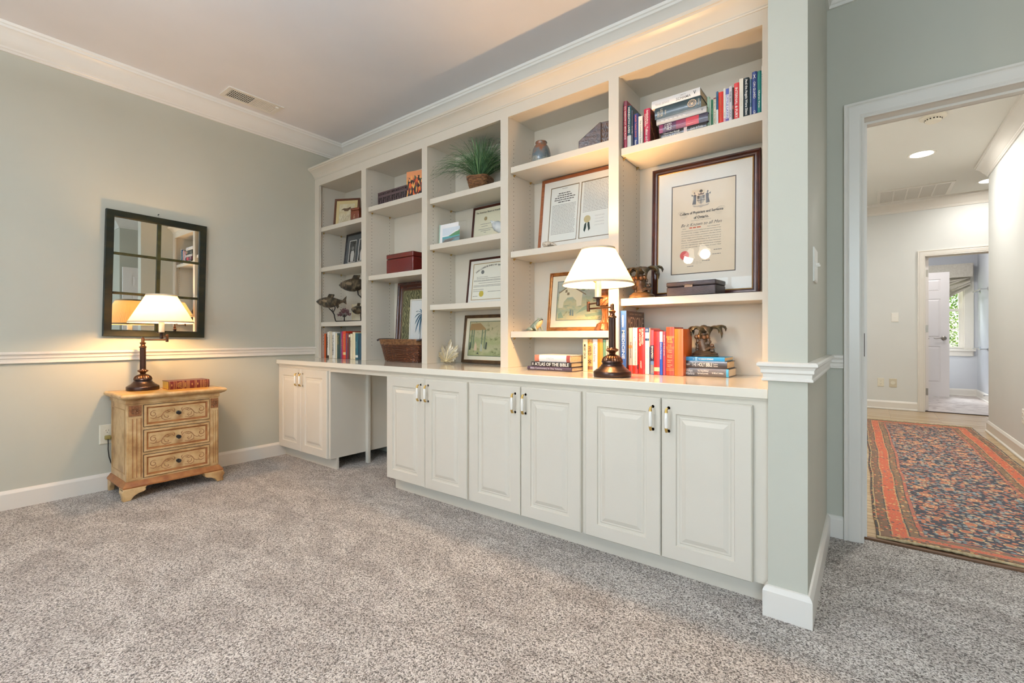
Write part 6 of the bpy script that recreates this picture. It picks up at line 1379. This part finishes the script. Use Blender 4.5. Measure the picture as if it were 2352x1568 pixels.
b.tube([(0.55, 2.275, zs_+0.005), (0.545, 2.28, zs_+0.08), (0.548, 2.285, zs_+0.16), (0.530, 2.29, zs_+0.19), (0.508, 2.292, zs_+0.205), (0.47, 2.295, zs_+0.225), (0.455, 2.297, zs_+0.275)], 0.005, 8)
b.tube([(0.530, 2.29, zs_+0.19), (0.560, 2.292, zs_+0.215), (0.590, 2.295, zs_+0.235), (0.60, 2.298, zs_+0.275)], 0.0045, 8); b.tube([(0.520, 2.29, zs_+0.195), (0.524, 2.288, zs_+0.235)], [0.004, .002], 8); b.tube([(0.556, 2.262, zs_+0.005), (0.552, 2.262, zs_+0.05), (0.560, 2.26, zs_+0.085)], 0.004, 8); b.tube([(0.545, 2.283, zs_+0.14), (0.57, 2.28, zs_+0.165)], [.004, .002], 8)
b.build('branch_stand', M_stem, fs)
# wire tree
tr = thing('tree_ornament', 'small dark red wire tree ornament in front of the cream card, leftmost bay', 'ornament', (0.398, 2.212, SH[1][2]+0.0005))
b = MB(); b.tube([(0, 0, 0), (0.001, 0, 0.03), (0, 0, 0.045)], [0.006, 0.004, 0.004], 8)
for k in range(9): a = -1.2+k*.3; b.tube([(0, 0, 0.035), (0.03*math.sin(a), 0, 0.035+0.025*math.cos(a)), (0.065*math.sin(a), 0, 0.04+0.055*math.cos(a)+.008)], [0.003, .002, .001], 6)
b.lathe([(0.001, 0), (0.02, 0), (0.018, 0.003), (0.001, 0.004)], (0, 0, 0), 16); b.build('trunk', M_stem, tr)
b = MB(); rr_ = random.Random(2)
for k in range(210):
    a = rr_.uniform(-1.75, 1.75); q = rr_.uniform(.45, 1); b.ball((0.088*q*math.sin(a), rr_.uniform(-.012, .012), 0.045+0.062*q*math.cos(a)+(.01 if abs(a) > 1.4 else 0)), rr_.uniform(.0035, .006), 0, 6, (1, .6, 1))
fo = b.build('foliage', mat('garnet_foliage', (76, 30, 32), 0.35, 0.3), tr); fo['kind'] = 'stuff'
cd = boxobj('card', 'cream card with a yellow edge behind the wire tree, leftmost bay', 'card', 0.335, 2.330, SH[1][2], 0.27, 0.012, 0.150, mat('cream_card', (232, 222, 196), 0.6), 0, 0.001)
b = MB(); b.box(-0.002, 0.001, -0.001, 0.013, 0, 0.150); b.build('yellow_edge', mat('pale_yellow_card', (228, 208, 120), 0.6), cd, smooth=0)
boxobj('wooden_plaque', 'pinkish beige plaque standing beside the fish sculpture against the upright', 'plaque', 0.652, 2.222, SH[1][2], 0.022, 0.10, 0.235, mat('pink_beige', (206, 174, 152), 0.6, col2=(196, 160, 140), nscale=20), 0, 0.002)

# maple leaf
lf = thing('maple_leaf', 'silvery gold metal maple leaf standing on the countertop in the third bay', 'ornament', (1.542, 2.262, ZT+0.003), (math.radians(-14), 0, math.radians(4)))
half = [(x_*0.93, z_) for x_, z_ in [(0, .175), (.012, .150), (.022, .140), (.020, .120), (.034, .128), (.036, .108), (.042, .098), (.055, .118), (.078, .132), (.075, .112), (.084, .104), (.074, .090), (.072, .078), (.100, .076), (.088, .062), (.096, .052), (.072, .040), (.078, .028), (.062, .026), (.066, .012), (.040, .014), (.034, .002), (.014, .010), (.010, .000), (0, .004)]]
pts = [(x, z) for x, z in half]+[(-x, z) for x, z in half[::-1][1:-1]]
b = MB(); ctr = Vector((0, -0.012, .06))
fr_ = [b.bm.verts.new((x, 0.0, z)) for x, z in pts]; md_ = [b.bm.verts.new((x*.55, -0.009, .06+(z-.06)*.55)) for x, z in pts]; bk_ = [b.bm.verts.new((x, 0.003, z)) for x, z in pts]; cc = b.bm.verts.new(ctr); n_ = len(pts)
for i in range(n_):
    j = (i+1) % n_; b.face([fr_[i], fr_[j], md_[j], md_[i]]); b.face([md_[i], md_[j], cc]); b.face([fr_[j], fr_[i], bk_[i], bk_[j]])
b.face(bk_)
M_leafm = mat('champagne_metal', (176, 166, 140), 0.38, 0.55, col2=(208, 200, 180), nscale=30)
b.build('leaf_blade', M_leafm, lf, smooth=50)
b = MB()
for (x, z) in ((0, .170), (.074, .126), (-.074, .126), (.094, .074), (-.094, .074), (.06, .014), (-.06, .014), (.09, .052), (-.09, .052)):
    b.tube([(0, -0.013, .008), (x*.5, -0.0105, .008+(z-.008)*.5), (x, -0.001, z)], [0.0025, .002, .0008], 6)
    for t in (.35, .55, .75):
        for s_ in (-1, 1):
            d = Vector((x, 0, z-.008)); n = Vector((-d.z, 0, d.x)).normalized()*s_; p = Vector((x*t, -0.012*(1-t)-.001, .008+(z-.008)*t)); b.tube([p, p+d*.16+n*.014*(1-t*.4)], [.0013, .0005], 5)
b.build('veins', mat('pale_gold_vein', (214, 196, 150), 0.35, 0.5), lf)

# frog
fg = thing('frog_figurine', 'small green pottery frog with open mouth on the lower shelf of the fourth bay', 'figurine', (2.275, 2.270, SH[4][2]+0.0005), (0, 0, math.radians(-8)))
M_frog = mat('frog_green_glaze', (116, 132, 120), 0.3, col2=(150, 158, 140), nscale=20, coat=0.4); M_belly = mat('frog_cream_belly', (222, 196, 144), 0.35, coat=0.3)
b = MB(); b.ell([(-0.050, 0, .012), (-0.040, 0, .016), (-0.020, 0, .024), (0.0, 0, .036), (0.018, 0, .050), (0.030, 0, .060), (0.042, 0, .067), (0.050, 0, .070)], [(.004, .004), (.014, .012), (.022, .018), (.024, .021), (.021, .019), (.018, .014), (.012, .008), (.004, .003)], 18)
b.ell([(-0.055, -.014, .006), (-0.046, -.022, .011), (-0.026, -.027, .015), (-0.008, -.026, .012), (-.004, -.026, .006)], [(.003, .003), (.009, .008), (.011, .012), (.008, .008), (.003, .003)], 10)
b.ell([(-0.055, .014, .006), (-0.046, .022, .011), (-0.026, .027, .015), (-0.008, .026, .012), (-.004, .026, .006)], [(.003, .003), (.009, .008), (.011, .012), (.008, .008), (.003, .003)], 10)
for s_ in (-1, 1): b.tube([(0.012, s_*.018, .036), (0.020, s_*.026, .020), (0.030, s_*.022, .004), (0.044, s_*.026, .003)], [.007, .0055, .004, .003], 8); b.ball((0.030, s_*.013, .073), .0065, 0, 8)
b.build('frog_body', M_frog, fg)
b = MB(); b.ell([(0.006, -.001, .020), (0.018, -.001, .034), (0.032, -.001, .046), (0.046, -.001, .058), (0.052, 0, .064)], [(.012, .010), (.017, .014), (.0175, .012), (.013, .007), (.004, .002)], 14); b.build('belly', M_belly, fg)
b = MB(); b.ell([(0.030, -.0005, .058), (0.040, -.0005, .063), (0.054, 0, .069)], [(.010, .002), (.016, .004), (.005, .0015)], 12); b.build('mouth', mat('dark_maroon_mouth', (56, 20, 20), 0.5), fg)
# shell pieces
sh1 = thing('seashell', 'small mottled shell lying in front of the double certificate', 'seashell', (2.395, 2.225, SH[4][1]+0.0005))
b = MB(); b.ell([(-.040, 0, .016), (-.034, 0, .018), (-.020, 0, .019), (0, 0, .018), (.022, 0, .014), (.044, 0, .008), (.055, 0, .005)], [(.004, .004), (.012, .014), (.016, .017), (.015, .0165), (.010, .012), (.005, .006), (.001, .001)], 16)
for k in range(4): b.ball((-.03+.016*k, -.010, .026-.003*k), .006, 0, 8)
b.build('shell_body', mat('mottled_shell', (196, 184, 166), 0.3, col2=(110, 98, 84), nscale=50, coat=.4, contrast=(.45, .6)), sh1)
sh2 = thing('seashell', 'pearly white conch shell in front of the cream certificate, third bay', 'seashell', (1.992, 2.300, SH[3][1]+0.0005)); sh2.scale = (0.8, 0.8, 0.8)
b = MB(); b.ell([(-.098, 0, .118), (-.090, 0, .114), (-.075, 0, .106), (-.05, 0, .094), (-.02, 0, .078), (.02, 0, .056), (.06, 0, .034), (.09, 0, .014)], [(.004, .005), (.012, .016), (.024, .030), (.036, .042), (.040, .044), (.036, .040), (.024, .028), (.006, .008)], 20)
for k in range(5): a = k*.6-1.2; b.ell([(-.084+.010*k, -.012+.004*k, .118-.001*k), (-.090+.012*k, -.020, .132-.003*k), (-.094+.013*k, -.024, .140-.004*k)], [(.008, .008), (.005, .005), (.001, .001)], 8)
b.build('shell_body', mat('pearl_white_shell', (214, 218, 218), 0.2, col2=(184, 194, 200), nscale=18, coat=.6), sh2)

# carved palm bookends
def palm(label, loc, rz, s_=1.0, sd=0):
    M_p = mat('carved_bronze_resin', (70, 52, 38), 0.38, 0.25, col2=(108, 84, 60), nscale=30, bump=0.6, bscale=80); M_pl = mat('greenish_bronze_frond', (92, 88, 68), 0.36, 0.3, col2=(68, 56, 44), nscale=22, bump=.5, bscale=120)
    M_c = mat('coconut_brown', (112, 76, 46), 0.35, 0.2)
    r = thing('palm_figurine', label, 'figurine', loc, (0, 0, rz), 'carved palm tree figurines'); r.scale = (s_, s_, s_); rn = random.Random(4+sd)
    b = MB(); b.lathe([(0.001, 0), (0.060, 0), (0.062, 0.004), (0.056, 0.009), (0.058, 0.014), (0.050, 0.019), (0.044, 0.024), (0.036, 0.030), (0.001, 0.032)], (0, 0, 0), 28, flute=(3, 7, .05, 7)); b.build('rocky_base', M_p, r)
    b = MB(); b.ell([(0.004, 0, .026), (-.004, 0, .045), (-.010, 0, .070), (-.010, 0, .095), (-.006, 0, .115)], [(.040, .034), (.036, .030), (.032, .027), (.028, .026), (.024, .024)], 18)
    for k in range(34):
        a = rn.uniform(0, 2*PI); z = rn.uniform(.03, .095); b.ball((-.008+.030*math.cos(a), .026*math.sin(a), z), rn.uniform(.006, .010), 0, 7, (1, 1, 1.4))
    for k in range(7): b.ball((.034+.007*rn.random(), -.022+.01*rn.random(), .030+.008*k*rn.random()), .009, 0, 7)
    b.tube([(.01, -.030, .034), (.028, -.034, .044), (.040, -.030, .040), (.052, -.026, .046)], [.009, .007, .006, .003], 8)
    b.build('carved_trunk', M_p, r)
    for k, (x, y) in enumerate(((-.030, -.022), (-.012, -.032), (.008, -.032), (.022, -.024), (-.034, .0))):
        b = MB(); b.ball((x-.004, y, .096+.005*math.sin(k*3)), .0115, 0, 12); b.build('coconut', M_c, r)
    for k, (az, L_, dr) in enumerate(((-95, .060, .95), (-60, .075, .9), (-25, .095, .6), (8, .100, .35), (45, .085, .5), (-135, .070, .8), (-170, .072, .7), (150, .065, .6), (-5, .085, .95), (95, .06, .6))):
        a = math.radians(az); P = []; R_ = []
        for q in range(8):
            t = q/7; rr = L_*math.sin(t*PI*.55); zz = .122+.032*math.sin(PI*t*.8)-dr*.056*t*t
            P.append((-.006+rr*math.cos(a), rr*math.sin(a)*.75, zz)); R_.append((.006+.0165*math.sin(PI*min(1, t*.95+.08)), .004+.003*math.sin(PI*t)))
        R_[-1] = (.001, .001)
        b = MB(); b.ell(P, R_, 10)
        for q in range(1, 7):
            p = Vector(P[q]); n = Vector((-math.sin(a), math.cos(a), 0))
        b.build('frond', M_pl, r)
    b = MB(); b.ball((-.006, 0, .134), .023, 0, 12, (1, 1, .9)); b.build('crown_bud', M_pl, r)
    return r
palm('carved bronze palm tree figurine standing on the small stack of books right of the lamp', (3.213, 2.340, ZT+0.0900), 0.0, 0.98, 0)
palm('carved bronze palm tree figurine beside the diploma, partly behind the lamp shade', (2.930, 2.262, SH[5][1]+0.0005), math.radians(8), 1.06, 3)
# carved gilt candlestick behind the lamp, bay 4
cs = thing('candlestick', 'carved gilded candlestick standing behind the countertop lamp in the fourth bay', 'candlestick', (2.732, 2.262, SH[4][2]+0.0005))
M_cs = mat('carved_gold_leaf', (126, 80, 46), 0.42, 0.3, col2=(84, 50, 30), nscale=30, bump=.6, bscale=90)
b = MB(); b.lathe([(0.001, 0), (0.060, 0), (0.060, 0.008), (0.052, 0.020), (0.046, 0.036), (0.034, 0.044)], (0, 0, 0), 48, flute=(2, 4, .06, 12)); b.build('leafy_foot', M_cs, cs)
b = MB(); b.lathe([(0.030, 0.042), (0.022, 0.060), (0.019, 0.085), (0.021, 0.110), (0.028, 0.126)], (0, 0, 0), 64, flute=(0, 4, .14, 8)); b.build('fluted_stem', M_cs, cs)
b = MB(); b.lathe([(0.028, 0.126), (0.040, 0.134), (0.043, 0.155), (0.040, 0.176), (0.030, 0.186)], (0, 0, 0), 36)
for k in range(10):
    for q in (0, 1): a = 2*PI*k/10; b.tube([(.0435*math.cos(a+q*.6*t/4-(0.6*(1-t/4) if q else 0)), .0435*math.sin(a+q*.6*t/4-(0.6*(1-t/4) if q else 0)), .132+.044*t/4) for t in range(5)], .0028, 5)
b.build('plaited_knop', M_cs, cs)
b = MB(); b.lathe([(0.026, 0.186), (0.030, 0.200), (0.026, 0.208), (0.030, 0.225), (0.034, 0.250), (0.036, 0.275), (0.040, 0.282), (0.001, 0.284)], (0, 0, 0), 48, flute=(3, 5, .08, 10)); b.build('acanthus_cup', M_cs, cs)
